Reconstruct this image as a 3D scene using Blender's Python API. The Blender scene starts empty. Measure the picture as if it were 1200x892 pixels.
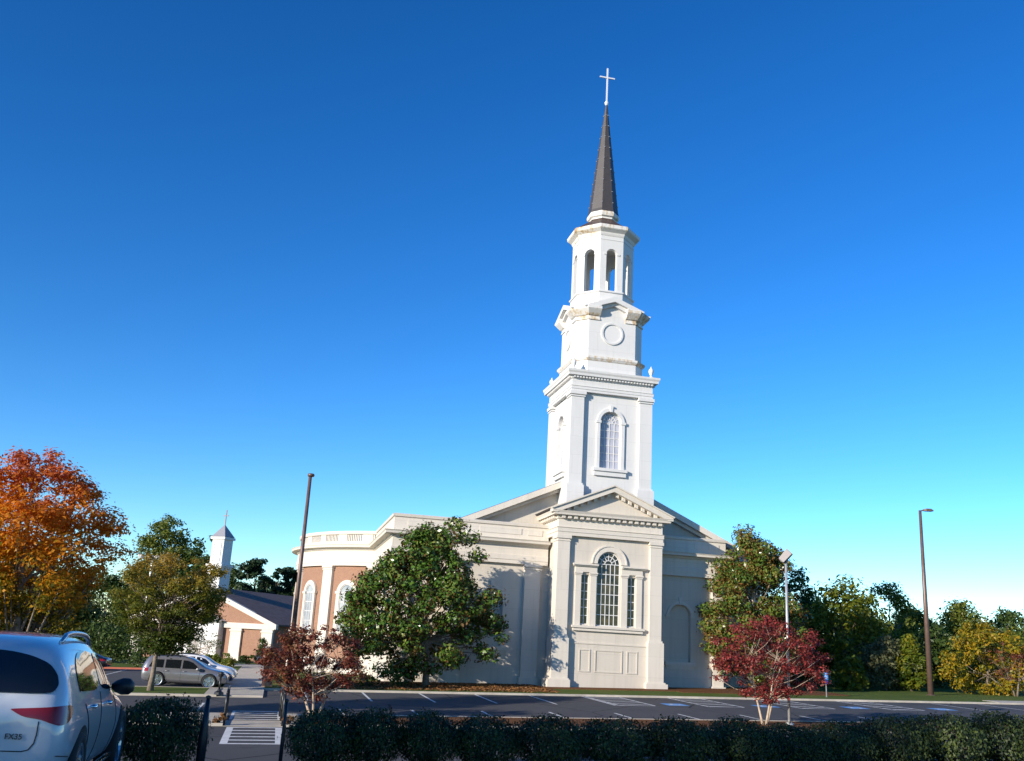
import bpy, bmesh, math, random
import numpy as np
from mathutils import Vector, Matrix
from mathutils.bvhtree import BVHTree
from mathutils.geometry import delaunay_2d_cdt

S = bpy.context.scene
COL = S.collection
R = math.radians

# ---------------------------------------------------------------- camera, sky, sun, exposure
CAM = Vector((0, 0, 3.3))
AZ, PITCH, ROLL, FPX = R(12.529), R(15.403), R(3.195), 1128.8
cF = Vector((math.sin(AZ)*math.cos(PITCH), math.cos(AZ)*math.cos(PITCH), math.sin(PITCH)))
cR0 = Vector((math.cos(AZ), -math.sin(AZ), 0)); cU0 = cR0.cross(cF)
cR = math.cos(ROLL)*cR0 + math.sin(ROLL)*cU0
cU = -math.sin(ROLL)*cR0 + math.cos(ROLL)*cU0
cam = bpy.data.cameras.new('camera'); camo = bpy.data.objects.new('camera', cam); COL.objects.link(camo)
cam.sensor_width = 36; cam.lens = FPX/1200*36; cam.clip_end = 6000; cam.clip_start = .1
camo.matrix_world = Matrix(((cR.x, cU.x, -cF.x, CAM.x), (cR.y, cU.y, -cF.y, CAM.y), (cR.z, cU.z, -cF.z, CAM.z), (0, 0, 0, 1)))
S.camera = camo

SUN_EL, SUN_PHI = R(16), R(59.5)      # phi: to the left of the facade normal (-Y)
tosun = Vector((-math.sin(SUN_PHI)*math.cos(SUN_EL), -math.cos(SUN_PHI)*math.cos(SUN_EL), math.sin(SUN_EL)))
W = bpy.data.worlds.new('World'); S.world = W; W.use_nodes = True
wn = W.node_tree; bgn = wn.nodes['Background']
sky = wn.nodes.new('ShaderNodeTexSky'); sky.sky_type = 'NISHITA'; sky.sun_disc = False
sky.sun_elevation = SUN_EL; sky.sun_rotation = math.atan2(tosun.x, tosun.y)
sky.air_density = .9; sky.dust_density = 0; sky.ozone_density = 3.0; sky.altitude = 300
hs = wn.nodes.new('ShaderNodeHueSaturation'); hs.inputs['Saturation'].default_value = 1.28; hs.inputs['Hue'].default_value = .503
wn.links.new(sky.outputs[0], hs.inputs['Color']); gmn = wn.nodes.new('ShaderNodeGamma'); gmn.inputs[1].default_value = 1.23
wn.links.new(hs.outputs[0], gmn.inputs[0]); wn.links.new(gmn.outputs[0], bgn.inputs[0])
bgn.inputs[1].default_value = .115
sl = bpy.data.lights.new('sun', 'SUN'); sl.energy = 5.0; sl.angle = R(.5); sl.color = (1, .90, .76)
so = bpy.data.objects.new('sun', sl); COL.objects.link(so)
so.rotation_euler = (-tosun).to_track_quat('-Z', 'Y').to_euler(); so.location = (-40, -30, 60)
vs = S.view_settings; vs.view_transform = 'Standard'; vs.look = 'None'; vs.gamma = 1; vs.use_curve_mapping = False
vs.exposure = .5

# ---------------------------------------------------------------- helpers
def ray(x, y): return cF*FPX + cR*(x-600) - cU*(y-446)
def at(x, y, Y):
    d = ray(x, y); return CAM + d*(Y/d.y)
YB = [(-4000, 1.55), (14.25, 1.55), (23, -.968), (70, -.17), (73, -.10), (4000, -.10)]
XB = [-4000, -40, 80, 4000]
def G(X, Y):
    return .024*min(max(X, -40), 80) + float(np.interp(Y, [a for a, _ in YB], [b for _, b in YB]))
def pix(x, y):                                   # where a sight line meets the ground
    d = ray(x, y).normalized(); t = 4.
    while t < 500:
        p = CAM + d*t
        if p.z < G(p.x, p.y): return p
        t += .03
    return p
def topz(x, y, Y): return at(x, y, Y).z

MATS = {}
def mat(name, col=(.5, .5, .5), rough=.7, metal=0, spec=.5, build=None, **kw):
    if name in MATS: return MATS[name]
    m = bpy.data.materials.new(name); m.use_nodes = True; nt = m.node_tree
    b = nt.nodes['Principled BSDF']
    b.inputs['Base Color'].default_value = (*col, 1); b.inputs['Roughness'].default_value = rough
    b.inputs['Metallic'].default_value = metal; b.inputs['Specular IOR Level'].default_value = spec
    for k, v in kw.items(): b.inputs[k].default_value = v
    if build: build(nt, b)
    MATS[name] = m; return m
def N(nt, t, **kw):
    n = nt.nodes.new(t)
    for k, v in kw.items():
        if k in n.inputs: n.inputs[k].default_value = v
        else: setattr(n, k, v)
    return n
def ramp(nt, stops, fac=None, interp='LINEAR'):
    r = nt.nodes.new('ShaderNodeValToRGB'); e = r.color_ramp; e.interpolation = interp
    while len(e.elements) < len(stops): e.elements.new(.5)
    for q, (p, c) in zip(e.elements, stops): q.position = p; q.color = (*c, 1) if len(c) == 3 else c
    if fac is not None: nt.links.new(fac, r.inputs[0])
    return r
def mixc(nt, fac, a, b, blend='MIX'):
    m = nt.nodes.new('ShaderNodeMix'); m.data_type = 'RGBA'; m.blend_type = blend
    for i, v in ((0, fac), (6, a), (7, b)):
        if hasattr(v, 'is_output'): nt.links.new(v, m.inputs[i])
        else: m.inputs[i].default_value = v if i == 0 else (*v, 1)
    return m.outputs[2]
def tc(nt): return nt.nodes.new('ShaderNodeTexCoord').outputs['Object']
def noise(nt, scale, detail=4, vec=None, rough=.6):
    n = N(nt, 'ShaderNodeTexNoise', Scale=scale, Detail=detail, Roughness=rough)
    nt.links.new(vec if vec is not None else tc(nt), n.inputs['Vector']); return n
def bump(nt, b, h, strength=.3, dist=.02):
    n = N(nt, 'ShaderNodeBump', Strength=strength, Distance=dist)
    nt.links.new(h, n.inputs['Height']); nt.links.new(n.outputs[0], b.inputs['Normal'])

def plaster(c1, c2, streak=.12, bs=.15):
    def f(nt, b):
        t = tc(nt)
        n1 = noise(nt, .45, 6, t); n2 = noise(nt, 30, 3, t)
        mp = N(nt, 'ShaderNodeMapping'); mp.inputs['Scale'].default_value = (2.2, 2.2, .16); nt.links.new(t, mp.inputs[0])
        n3 = noise(nt, 1.3, 5, mp.outputs[0])
        base = mixc(nt, n1.outputs[0], c1, c2)
        s = N(nt, 'ShaderNodeSeparateXYZ'); nt.links.new(t, s.inputs[0])
        a = N(nt, 'ShaderNodeMath', operation='SUBTRACT'); nt.links.new(s.outputs[0], a.inputs[0]); nt.links.new(s.outputs[1], a.inputs[1])
        c = N(nt, 'ShaderNodeCombineXYZ'); nt.links.new(a.outputs[0], c.inputs[0]); nt.links.new(s.outputs[2], c.inputs[1])
        k = N(nt, 'ShaderNodeTexBrick', Scale=1.); k.inputs['Brick Width'].default_value = 2.9; k.inputs['Row Height'].default_value = 1.55; k.inputs['Mortar Size'].default_value = .012
        for q, v in (('Color1', .0), ('Color2', .10), ('Mortar', .5)): k.inputs[q].default_value = (v, v, v, 1)
        nt.links.new(c.outputs[0], k.inputs['Vector'])
        base = mixc(nt, k.outputs[0], base, tuple(x*.68 for x in c2))
        st = ramp(nt, [(.48, (0, 0, 0)), (.75, (streak,)*3)], n3.outputs[0])
        nt.links.new(mixc(nt, st.outputs[0], base, tuple(x*.55 for x in c1)), b.inputs['Base Color'])
        bump(nt, b, n2.outputs[0], bs, .01)
    return f
def two(c1, c2, scale=2., bs=0, detail=5, bscale=40):
    def f(nt, b):
        t = tc(nt)
        n = noise(nt, scale, detail, t)
        r = ramp(nt, [(.3, c1), (.7, c2)], n.outputs[0]); nt.links.new(r.outputs[0], b.inputs['Base Color'])
        if bs:
            n2 = noise(nt, bscale, 3, t); bump(nt, b, n2.outputs[0], bs, .02)
    return f
def brickmat(scale=1.):
    def f(nt, b):
        g = nt.nodes.new('ShaderNodeTexCoord').outputs['Object']
        s = N(nt, 'ShaderNodeSeparateXYZ'); nt.links.new(g, s.inputs[0])
        a = N(nt, 'ShaderNodeMath', operation='SUBTRACT'); nt.links.new(s.outputs[0], a.inputs[0]); nt.links.new(s.outputs[1], a.inputs[1])
        c = N(nt, 'ShaderNodeCombineXYZ'); nt.links.new(a.outputs[0], c.inputs[0]); nt.links.new(s.outputs[2], c.inputs[1])
        k = N(nt, 'ShaderNodeTexBrick', Scale=1/scale)
        k.inputs['Color1'].default_value = (.31, .16, .10, 1); k.inputs['Color2'].default_value = (.23, .11, .07, 1)
        k.inputs['Mortar'].default_value = (.42, .33, .25, 1); k.inputs['Mortar Size'].default_value = .008
        k.inputs['Brick Width'].default_value = .24; k.inputs['Row Height'].default_value = .085
        nt.links.new(c.outputs[0], k.inputs['Vector'])
        n = noise(nt, .8, 5, g)
        nt.links.new(mixc(nt, .35, k.outputs[0], ramp(nt, [(.3, (.22, .11, .07)), (.7, (.36, .20, .13))], n.outputs[0]).outputs[0]), b.inputs['Base Color'])
        bump(nt, b, k.outputs['Fac'], -.3, .01)
    return f
M_CREAM = mat('cream_stucco', rough=.85, spec=.25, build=plaster((.61, .555, .475), (.56, .51, .435), .24))
M_TRIM = mat('cream_trim', rough=.8, spec=.25, build=plaster((.66, .605, .525), (.61, .56, .485), .2))
M_WHITE = mat('white_paint', rough=.6, spec=.35, build=plaster((.68, .67, .65), (.63, .625, .61), .14, .05))
def rusty(nt, b):
    t = tc(nt); mp = N(nt, 'ShaderNodeMapping'); mp.inputs['Scale'].default_value = (1.6, 1.6, .35); nt.links.new(t, mp.inputs[0]); n = noise(nt, .35, 4, t); n2 = noise(nt, 2.4, 5, mp.outputs[0])
    mx = N(nt, 'ShaderNodeMath', operation='MULTIPLY'); nt.links.new(n.outputs[0], mx.inputs[0]); nt.links.new(n2.outputs[0], mx.inputs[1])
    r = ramp(nt, [(.25, (.70, .68, .65)), (.33, (.58, .46, .31)), (.44, (.27, .13, .05))], mx.outputs[0])
    nt.links.new(r.outputs[0], b.inputs['Base Color'])
M_RUST = mat('rust_stained_white', rough=.7, spec=.3, build=rusty)
M_BRICK = mat('brick', rough=.9, spec=.2, build=brickmat())
def shingle(nt, b):
    g = tc(nt); s = N(nt, 'ShaderNodeSeparateXYZ'); nt.links.new(g, s.inputs[0])
    n = noise(nt, 1.2, 6, g); n2 = noise(nt, 25, 2, g)
    c = mixc(nt, n.outputs[0], (.035, .032, .034), (.075, .065, .06))
    nt.links.new(c, b.inputs['Base Color']); bump(nt, b, n2.outputs[0], .4, .02)
M_SPIRE = mat('spire_slate', rough=.5, spec=.5, build=shingle)
M_ROOF = mat('grey_shingle', rough=.85, spec=.3, build=two((.055, .047, .052), (.10, .088, .092), 1.5, .5))
M_COPPER = mat('brown_flashing', (.07, .045, .035), .5)
def darkglass(nt, b):  # olive-brown blotches paint reflected trees into the glass colour
    n = noise(nt, 1.3, 4)
    nt.links.new(ramp(nt, [(.35, (.012, .012, .01)), (.55, (.05, .045, .022)), (.7, (.11, .075, .03))], n.outputs[0]).outputs[0], b.inputs['Base Color'])
M_GLASS = mat('dark_window_glass', rough=.06, spec=.5, build=darkglass)
M_PALEGLASS = mat('blind_backed_glass', rough=.25, spec=.4, build=two((.30, .32, .40), (.50, .51, .57), .9))
M_GREYGLASS = mat('pale_grey_glass', rough=.12, spec=.5, build=two((.22, .25, .28), (.42, .44, .45), .7))
M_METALPOLE = mat('bronze_pole', rough=.45, metal=.3, build=two((.12, .075, .06), (.17, .11, .09), 3))
M_GALV = mat('galvanised_pole', rough=.45, metal=.5, build=two((.42, .41, .40), (.55, .54, .52), 4))
M_BLACK = mat('black_painted_steel', (.012, .012, .014), .4)
M_LENS = mat('lamp_lens', (.35, .36, .38), .15)
M_CONC = mat('concrete', rough=.9, spec=.2, build=two((.40, .36, .30), (.52, .47, .39), 1.6, .3))
def wornpaint(nt, b):
    t = tc(nt); n = noise(nt, 2.2, 8, t, .75)
    nt.links.new(ramp(nt, [(.30, (.16, .16, .16)), (.42, (.55, .55, .53)), (.7, (.74, .74, .71))], n.outputs[0]).outputs[0], b.inputs['Base Color'])
M_PAINT = mat('road_paint', rough=.8, spec=.3, build=wornpaint)
M_CHROOF = mat('brown_shingle', rough=.85, spec=.3, build=two((.12, .082, .07), (.18, .13, .115), 1.5, .5))
M_BLUEPAINT = mat('blue_road_paint', (.10, .30, .62), .7)
M_REDPAINT = mat('red_kerb_paint', rough=.8, build=two((.42, .10, .06), (.55, .17, .10), 2))
def asph(nt, b):
    t = tc(nt); n = noise(nt, .12, 6, t); n2 = noise(nt, 60, 2, t); n3 = noise(nt, .9, 6, t)
    c = ramp(nt, [(.3, (.040, .040, .045)), (.5, (.056, .056, .061)), (.72, (.078, .077, .080))], n.outputs[0])
    m = N(nt, 'ShaderNodeMath', operation='GREATER_THAN'); m.inputs[1].default_value = .60; nt.links.new(n3.outputs[0], m.inputs[0])
    mm = N(nt, 'ShaderNodeMath', operation='MULTIPLY'); mm.inputs[1].default_value = .35; nt.links.new(m.outputs[0], mm.inputs[0])
    c2 = mixc(nt, n2.outputs[0], c.outputs[0], (.085, .083, .083))
    vo = N(nt, 'ShaderNodeTexVoronoi', feature='DISTANCE_TO_EDGE', Scale=.16); nw = noise(nt, .7, 5, t)
    nt.links.new(mixc(nt, .12, t, nw.outputs['Color']), vo.inputs['Vector'])
    ck = N(nt, 'ShaderNodeMath', operation='LESS_THAN'); ck.inputs[1].default_value = .006; nt.links.new(vo.outputs['Distance'], ck.inputs[0])
    c3 = mixc(nt, mm.outputs[0], c2, (.034, .034, .037))
    oil = ramp(nt, [(.70, (0, 0, 0)), (.78, (.6, .6, .6))], noise(nt, .55, 2, t).outputs[0])
    c4 = mixc(nt, oil.outputs[0], c3, (.028, .027, .027))
    nt.links.new(mixc(nt, ck.outputs[0], c4, (.018, .018, .02)), b.inputs['Base Color'])
    bump(nt, b, n2.outputs[0], .3, .01)
M_ASPH = mat('asphalt', rough=.9, spec=.25, build=asph)
def grassm(nt, b):
    t = tc(nt); n = noise(nt, .35, 6, t); n2 = noise(nt, 18, 4, t)
    a = ramp(nt, [(.3, (.035, .075, .012)), (.52, (.075, .12, .02)), (.7, (.16, .14, .04))], n.outputs[0])
    nt.links.new(mixc(nt, n2.outputs[0], a.outputs[0], (.10, .13, .03)), b.inputs['Base Color']); bump(nt, b, n2.outputs[0], 1, .05)
M_GRASS = mat('grass', rough=.95, spec=.1, build=grassm)
M_MULCH = mat('mulch', rough=.95, spec=.1, build=two((.07, .03, .014), (.22, .10, .04), 9, 1))
M_BARK = mat('grey_bark', rough=.9, spec=.2, build=two((.13, .10, .075), (.27, .22, .17), 6, .8, 5, 20))
M_PALEBARK = mat('pale_smooth_bark', rough=.8, spec=.2, build=two((.36, .27, .19), (.52, .42, .32), 5, .3))
M_DARKBARK = mat('dark_bark', rough=.9, spec=.2, build=two((.05, .038, .028), (.11, .085, .06), 6, .8))

class MB:
    def __init__(s): s.v = []; s.f = []; s.m = []; s.mi = 0
    def face(s, pts):
        n = len(s.v); s.v += [tuple(p) for p in pts]; s.f.append(tuple(range(n, n+len(pts)))); s.m.append(s.mi)
    def grid(s, rows, close=False, caps=False):
        n0 = len(s.v); m = len(rows[0])
        for r in rows: s.v += [tuple(p) for p in r]
        for i in range(len(rows)-1):
            for j in range(m if close else m-1):
                k = (j+1) % m; a = n0+i*m
                s.f.append((a+j, a+k, a+m+k, a+m+j)); s.m.append(s.mi)
        if caps:
            s.f.append(tuple(n0+j for j in range(m))[::-1]); s.m.append(s.mi)
            a = n0+(len(rows)-1)*m; s.f.append(tuple(a+j for j in range(m))); s.m.append(s.mi)
    def box(s, x0, x1, y0, y1, z0, z1):
        s.grid([[(x0, y0, z), (x1, y0, z), (x1, y1, z), (x0, y1, z)] for z in (z0, z1)], True, True)
    def prism(s, pts, d):                       # 3d polygon extruded by vector d
        d = Vector(d); s.grid([[Vector(p) for p in pts], [Vector(p)+d for p in pts]], True, True)
    def tube(s, pts, rads, n=6, caps=True):
        pts = [Vector(p) for p in pts]; rows = []
        if not hasattr(rads, '__len__'): rads = [rads]*len(pts)
        u = None
        for i, p in enumerate(pts):
            t = (pts[min(i+1, len(pts)-1)] - pts[max(i-1, 0)]).normalized()
            if u is None: u = t.orthogonal().normalized()
            else:
                u = (u - t*u.dot(t)); u = u.normalized() if u.length > 1e-6 else t.orthogonal().normalized()
            w = t.cross(u)
            rows.append([p + (u*math.cos(a)+w*math.sin(a))*rads[i] for a in (2*math.pi*k/n for k in range(n))])
        s.grid(rows, True, caps)
    def lathe(s, prof, c=(0, 0, 0), n=16, a0=0, a1=2*math.pi, rot=0, caps=False):
        full = abs(a1-a0-2*math.pi) < 1e-6
        ks = [a0+(a1-a0)*k/n+rot for k in range(n if full else n+1)]
        s.grid([[(c[0]+r*math.cos(a), c[1]+r*math.sin(a), c[2]+z) for a in ks] for r, z in prof], full, caps)
    def sweep(s, path, prof, closed=False):     # path of (x,y), outward = right of travel; profile of (out,z)
        P = [Vector((p[0], p[1])) for p in path]; n = len(P); offs = []
        for i in range(n):
            a = P[i]-P[i-1] if (i or closed) else P[1]-P[0]
            b = P[(i+1) % n]-P[i] if (i < n-1 or closed) else P[-1]-P[-2]
            na = Vector((a.y, -a.x)).normalized(); nb = Vector((b.y, -b.x)).normalized()
            m = na+nb; offs.append(m/max(.2, m.dot(na)))
        rows = [[(P[i].x+offs[i].x*o, P[i].y+offs[i].y*o, z) for o, z in prof] for i in range(n)]
        if closed: rows.append(rows[0])
        s.grid(rows, True, not closed)
    def build(s, name, mats, parent=None, smooth=False, recalc=True, loc=None):
        me = bpy.data.meshes.new(name); me.from_pydata(s.v, [], s.f)
        mats = mats if isinstance(mats, (list, tuple)) else [mats]
        for m in mats: me.materials.append(m)
        if len(mats) > 1: me.polygons.foreach_set('material_index', s.m)
        if recalc:
            b = bmesh.new(); b.from_mesh(me); bmesh.ops.remove_doubles(b, verts=b.verts, dist=1e-5)
            bmesh.ops.recalc_face_normals(b, faces=b.faces); b.to_mesh(me); b.free()
        if smooth:
            me.polygons.foreach_set('use_smooth', [True]*len(me.polygons))
        o = bpy.data.objects.new(name, me); COL.objects.link(o)
        if parent is not None: o.parent = parent
        if loc: o.location = loc
        return o

class Fr:                                       # wall frame: u right (seen from outside), v up, w outwards
    def __init__(s, o, out):
        s.o = Vector(o); s.w = Vector((out[0], out[1], 0)).normalized(); s.u = Vector((0, 0, 1)).cross(s.w)
    def p(s, u, v, w=0): return s.o + s.u*u + Vector((0, 0, v)) + s.w*w
    def box(s, mb, u0, u1, v0, v1, w0, w1):
        mb.grid([[s.p(u0, v, w0), s.p(u1, v, w0), s.p(u1, v, w1), s.p(u0, v, w1)] for v in (v0, v1)], True, True)
    def poly(s, mb, pts, w0, w1):               # (u,v) outline extruded from w0 to w1
        mb.grid([[s.p(u, v, w0) for u, v in pts], [s.p(u, v, w1) for u, v in pts]], True, True)

def tag(o, label=None, cat=None, group=None, kind=None):
    if label: o['label'] = label
    if cat: o['category'] = cat
    if group: o['group'] = group
    if kind: o['kind'] = kind
    return o
def thing(name, label, cat, loc=(0, 0, 0), rz=0, group=None):
    o = bpy.data.objects.new(name, None); COL.objects.link(o); o.location = loc; o.rotation_euler = (0, 0, rz)
    return tag(o, label, cat, group)
def copy_tree(o, loc, rz=0, label=None, scale=None):
    c = o.copy(); COL.objects.link(c); c.location = loc; c.rotation_euler = (0, 0, rz)
    if label: c['label'] = label
    if scale: c.scale = scale
    for ch in list(o.children):
        k = ch.copy(); COL.objects.link(k); k.parent = c
        for g in list(ch.children):
            q = g.copy(); COL.objects.link(q); q.parent = k
    return c
def arc(cu, zs, r, n=14, a0=math.pi, a1=0): return [(cu+r*math.cos(a), zs+r*math.sin(a)) for a in (a0+(a1-a0)*i/n for i in range(n+1))]
def arch_outline(cu, w, zb, zs):                # closed outline, bottom left round to bottom right
    return [(cu-w/2, zb)] + arc(cu, zs, w/2) + [(cu+w/2, zb)]
def arch_wall(mb, fr, u0, u1, v0, v1, ops, depth, w=0):
    """wall face with openings (cu, width, zb, zs, arched), plus reveals going in by depth"""
    cur = u0
    for cu, wd, zb, zs, ar in sorted(ops):
        a, b = cu-wd/2, cu+wd/2
        if a > cur+1e-4: mb.face([fr.p(cur, v0, w), fr.p(a, v0, w), fr.p(a, v1, w), fr.p(cur, v1, w)])
        if zb > v0: mb.face([fr.p(a, v0, w), fr.p(b, v0, w), fr.p(b, zb, w), fr.p(a, zb, w)])
        top = arc(cu, zs, wd/2) if ar else [(a, zs), (b, zs)]
        for (p, q) in zip(top, top[1:]): mb.face([fr.p(*p, w), fr.p(*q, w), fr.p(q[0], v1, w), fr.p(p[0], v1, w)])
        ring = [(a, zb)] + top + [(b, zb), (a, zb)]
        mb.grid([[fr.p(*p, w) for p in ring], [fr.p(*p, w-depth) for p in ring]])
        cur = b
    if cur < u1-1e-4: mb.face([fr.p(cur, v0, w), fr.p(u1, v0, w), fr.p(u1, v1, w), fr.p(cur, v1, w)])
def window(parent, fr, cu, wd, zb, zs, arched, glass, cols, row_h, name='window', casing=.0, sill=None, w=0, fan=True, bar=.05, cas_mat=None, frame_mat=None, cas_w=.1, key=False):
    """window part > glass_pane, glazing_bars, sill"""
    mb = MB(); fm = frame_mat or M_WHITE
    out = arch_outline(cu, wd, zb, zs) if arched else [(cu-wd/2, zb), (cu-wd/2, zs), (cu+wd/2, zs), (cu+wd/2, zb)]
    t = .07 if wd > .9 else .05
    inn = arch_outline(cu, wd-2*t, zb+t, zs) if arched else [(cu-wd/2+t, zb+t), (cu-wd/2+t, zs-t), (cu+wd/2-t, zs-t), (cu+wd/2-t, zb+t)]
    def ring(o, i, w0, w1):
        o = o+[o[0]]; i = i+[i[0]]
        mb.grid([[fr.p(*p, w0) for p in o], [fr.p(*p, w1) for p in o], [fr.p(*p, w1) for p in i], [fr.p(*p, w0) for p in i]])
    ring(out, inn, w-.01, w+.07)
    win = mb.build(name, fm, parent)
    g = MB(); g.face([fr.p(*p, w+.005) for p in inn]); g.build('glass_pane', glass, win, recalc=False)
    b = MB(); w0, w1 = w+.006, w+.045
    iw = wd-2*t; zt = zs if arched else zs-t
    for k in range(1, cols): u = cu-iw/2+iw*k/cols; fr.box(b, u-bar/2, u+bar/2, zb+t, zt, w0, w1)
    n = max(1, round((zt-zb-t)/row_h))
    for k in range(1, n + (1 if arched else 0)): v = zb+t+(zt-zb-t)*k/n; fr.box(b, cu-iw/2, cu+iw/2, v-bar/2, v+bar/2, w0, w1-.004)
    if arched and fan:
        r = iw/2
        for k in range(1, 6):
            a = math.pi*k/6; c, s_ = math.cos(a), math.sin(a)
            q = [(cu+c*.3*r-s_*bar/2, zs+s_*.3*r+c*bar/2), (cu+c*r-s_*bar/2, zs+s_*r+c*bar/2), (cu+c*r+s_*bar/2, zs+s_*r-c*bar/2), (cu+c*.3*r+s_*bar/2, zs+s_*.3*r-c*bar/2)]
            fr.poly(b, q, w0, w1)
        for rr in (.34, .68):
            o = arc(cu, zs, rr*r+bar/2); i = arc(cu, zs, rr*r-bar/2)
            b.grid([[fr.p(*p, w0) for p in o], [fr.p(*p, w1+.004) for p in o], [fr.p(*p, w1+.004) for p in i], [fr.p(*p, w0) for p in i]])
    b.build('glazing_bars', fm, win)
    if casing:
        c = MB(); o = arch_outline(cu, wd+2*casing, zb, zs) if arched else [(cu-wd/2-casing, zb), (cu-wd/2-casing, zs+casing), (cu+wd/2+casing, zs+casing), (cu+wd/2+casing, zb)]
        i = arch_outline(cu, wd+.02, zb, zs) if arched else [(cu-wd/2-.01, zb), (cu-wd/2-.01, zs+.01), (cu+wd/2+.01, zs+.01), (cu+wd/2+.01, zb)]
        wb = 0
        c.grid([[fr.p(*p, wb) for p in o], [fr.p(*p, wb+cas_w) for p in o], [fr.p(*p, wb+cas_w) for p in i], [fr.p(*p, wb) for p in i]])
        if arched:
            for sg in (-1, 1):
                uu = cu+sg*(wd/2+casing*.55); fr.box(c, uu-casing*.75, uu+casing*.75, zs-.12, zs+.1, wb, wb+cas_w+.06)
        if key:
            zt = zs+wd/2; fr.poly(c, [(cu-.09, zt-.05), (cu+.09, zt-.05), (cu+.15, zt+casing+.22), (cu-.15, zt+casing+.22)], wb, wb+cas_w+.08)
        c.build('casing', cas_mat or fm, win)
    if sill:
        sw, sh, sd = sill; s = MB()
        fr.box(s, cu-sw/2, cu+sw/2, zb-sh*.4, zb, 0, sd); fr.box(s, cu-sw/2+.08, cu+sw/2-.08, zb-sh, zb-sh*.4, 0, sd*.6)
        s.build('sill', cas_mat or fm, win)
    return win

# ---------------------------------------------------------------- the ground, lots, kerbs, markings
YBK = [y for y, _ in YB]
def breaks(a, b, L): return [a] + [q for q in L if a+1e-6 < q < b-1e-6] + [b]
def sheet(name, x0, x1, y0, y1, dz, m, kind='structure', label=None, cat=None, sub=None):
    xs = breaks(x0, x1, XB); ys = breaks(y0, y1, YBK); mb = MB()
    mb.grid([[(x, y, G(x, y)+dz) for x in xs] for y in ys])
    o = mb.build(name, m); tag(o, label, cat, None, kind)
    return o
def slab(mb, x0, x1, y0, y1, h):                 # raised strip with sides, follows the ground
    xs = breaks(x0, x1, XB); ys = breaks(y0, y1, YBK)
    mb.grid([[(x, y, G(x, y)+h) for x in xs] for y in ys])
    ring = [(x, y0) for x in xs] + [(x1, y) for y in ys[1:]] + [(x, y1) for x in xs[::-1][1:]] + [(x0, y) for y in ys[::-1][1:-1]]
    mb.grid([[(x, y, G(x, y)-.2) for x, y in ring], [(x, y, G(x, y)+h) for x, y in ring]], True)
sheet('ground', -4000, 4000, -4000, 4000, 0, M_GRASS)
sheet('upper_lot', -60, 60, -40, 13.1, .004, M_ASPH)
sheet('hedge_bed', 1.0, 70, 13.25, 17.5, .012, M_MULCH)
sheet('hedge_bed_left', -12, -2.0, 13.25, 17.5, .012, M_MULCH)
sheet('parking_lot', -75, 140, 23.4, 66, .004, M_ASPH)
sheet('side_parking_lot', -45, -3.6, 66.0, 92, .006, M_ASPH)
mb = MB(); slab(mb, -60, -1.9, 13.1, 13.24, .06); slab(mb, 1.0, 60, 13.1, 13.24, .06); tag(mb.build('upper_kerb', M_CONC), kind='structure')
# median: concrete on the left, planted on the right, gap for the crossing
mb = MB(); slab(mb, -40, -1.75, 45.0, 49.6, .13); slab(mb, -1.75, .75, 45.0, 47.4, .02); slab(mb, .75, 2.0, 45.0, 49.6, .13)
for a, b in ((45.0, 45.2), (49.4, 49.6)): slab(mb, 2.0, 60, a, b, .13)
tag(mb.build('median_paving', M_CONC), kind='structure')
mb = MB(); slab(mb, 2.0, 60, 45.2, 49.4, .11); tag(mb.build('median_bed', M_MULCH), kind='structure')
# far kerb and church lawn
mb = MB(); slab(mb, -.3, 54, 66.0, 66.25, .13); slab(mb, 54, 140, 66.0, 68.2, .13); tag(mb.build('kerb', M_CONC), kind='structure')
mb = MB(); slab(mb, -.3, 140, 66.25, 72.2, .11); tag(mb.build('church_lawn', M_GRASS), kind='structure')
mb = MB(); slab(mb, 1.0, 20.0, 68.4, 76.6, .135); slab(mb, 20.0, 29.9, 71.2, 73.4, .135); slab(mb, 29.9, 44, 70.2, 76.8, .135); tag(mb.build('mulch_bed', M_MULCH), kind='structure')
# left island, walk to the chapel
mb = MB(); slab(mb, -45, -3.6, 60.3, 60.6, .13); slab(mb, -3.6, -2.9, 60.3, 66.0, .13); slab(mb, -45, -3.6, 65.7, 66, .13); tag(mb.build('island_kerb', M_CONC), kind='structure')
mb = MB(); slab(mb, -45, -3.6, 60.6, 65.7, .12); tag(mb.build('island_lawn', M_GRASS), kind='structure')
mb = MB(); slab(mb, -2.9, -.3, 60.6, 112, .09); slab(mb, -2.9, -.3, 60.2, 60.6, .03); slab(mb, -14, -2.9, 104, 112, .09); tag(mb.build('walkway', M_CONC), kind='structure')
mb = MB(); slab(mb, -.3, 60, 72.2, 130, .06); slab(mb, -45, -2.9, 92.5, 104, .1); tag(mb.build('lawn', M_GRASS), kind='structure')
mb = MB(); slab(mb, -45, -11.5, 92.0, 92.5, .14); slab(mb, -4.6, -2.9, 88, 92.5, .1); slab(mb, -11.5, -4.6, 92.0, 92.5, .14); tag(mb.build('red_kerb', M_REDPAINT), kind='structure')
mb = MB()
zs0, zs1 = G(-.6, 14.25)+.03, G(-.6, 23)+.04
ns = 15
for i in range(ns):
    y0 = 14.25+(23-14.25)*i/ns; y1 = 14.25+(23-14.25)*(i+1)/ns; mb.box(-1.75, .55, y0, y1+.02, zs1-.6, zs0+(zs1-zs0)*(i+.5)/ns)
mb.box(-1.75, .55, 13.24, 14.25, 1.2, zs0)
tag(mb.build('concrete_steps', M_CONC), kind='structure')

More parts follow.
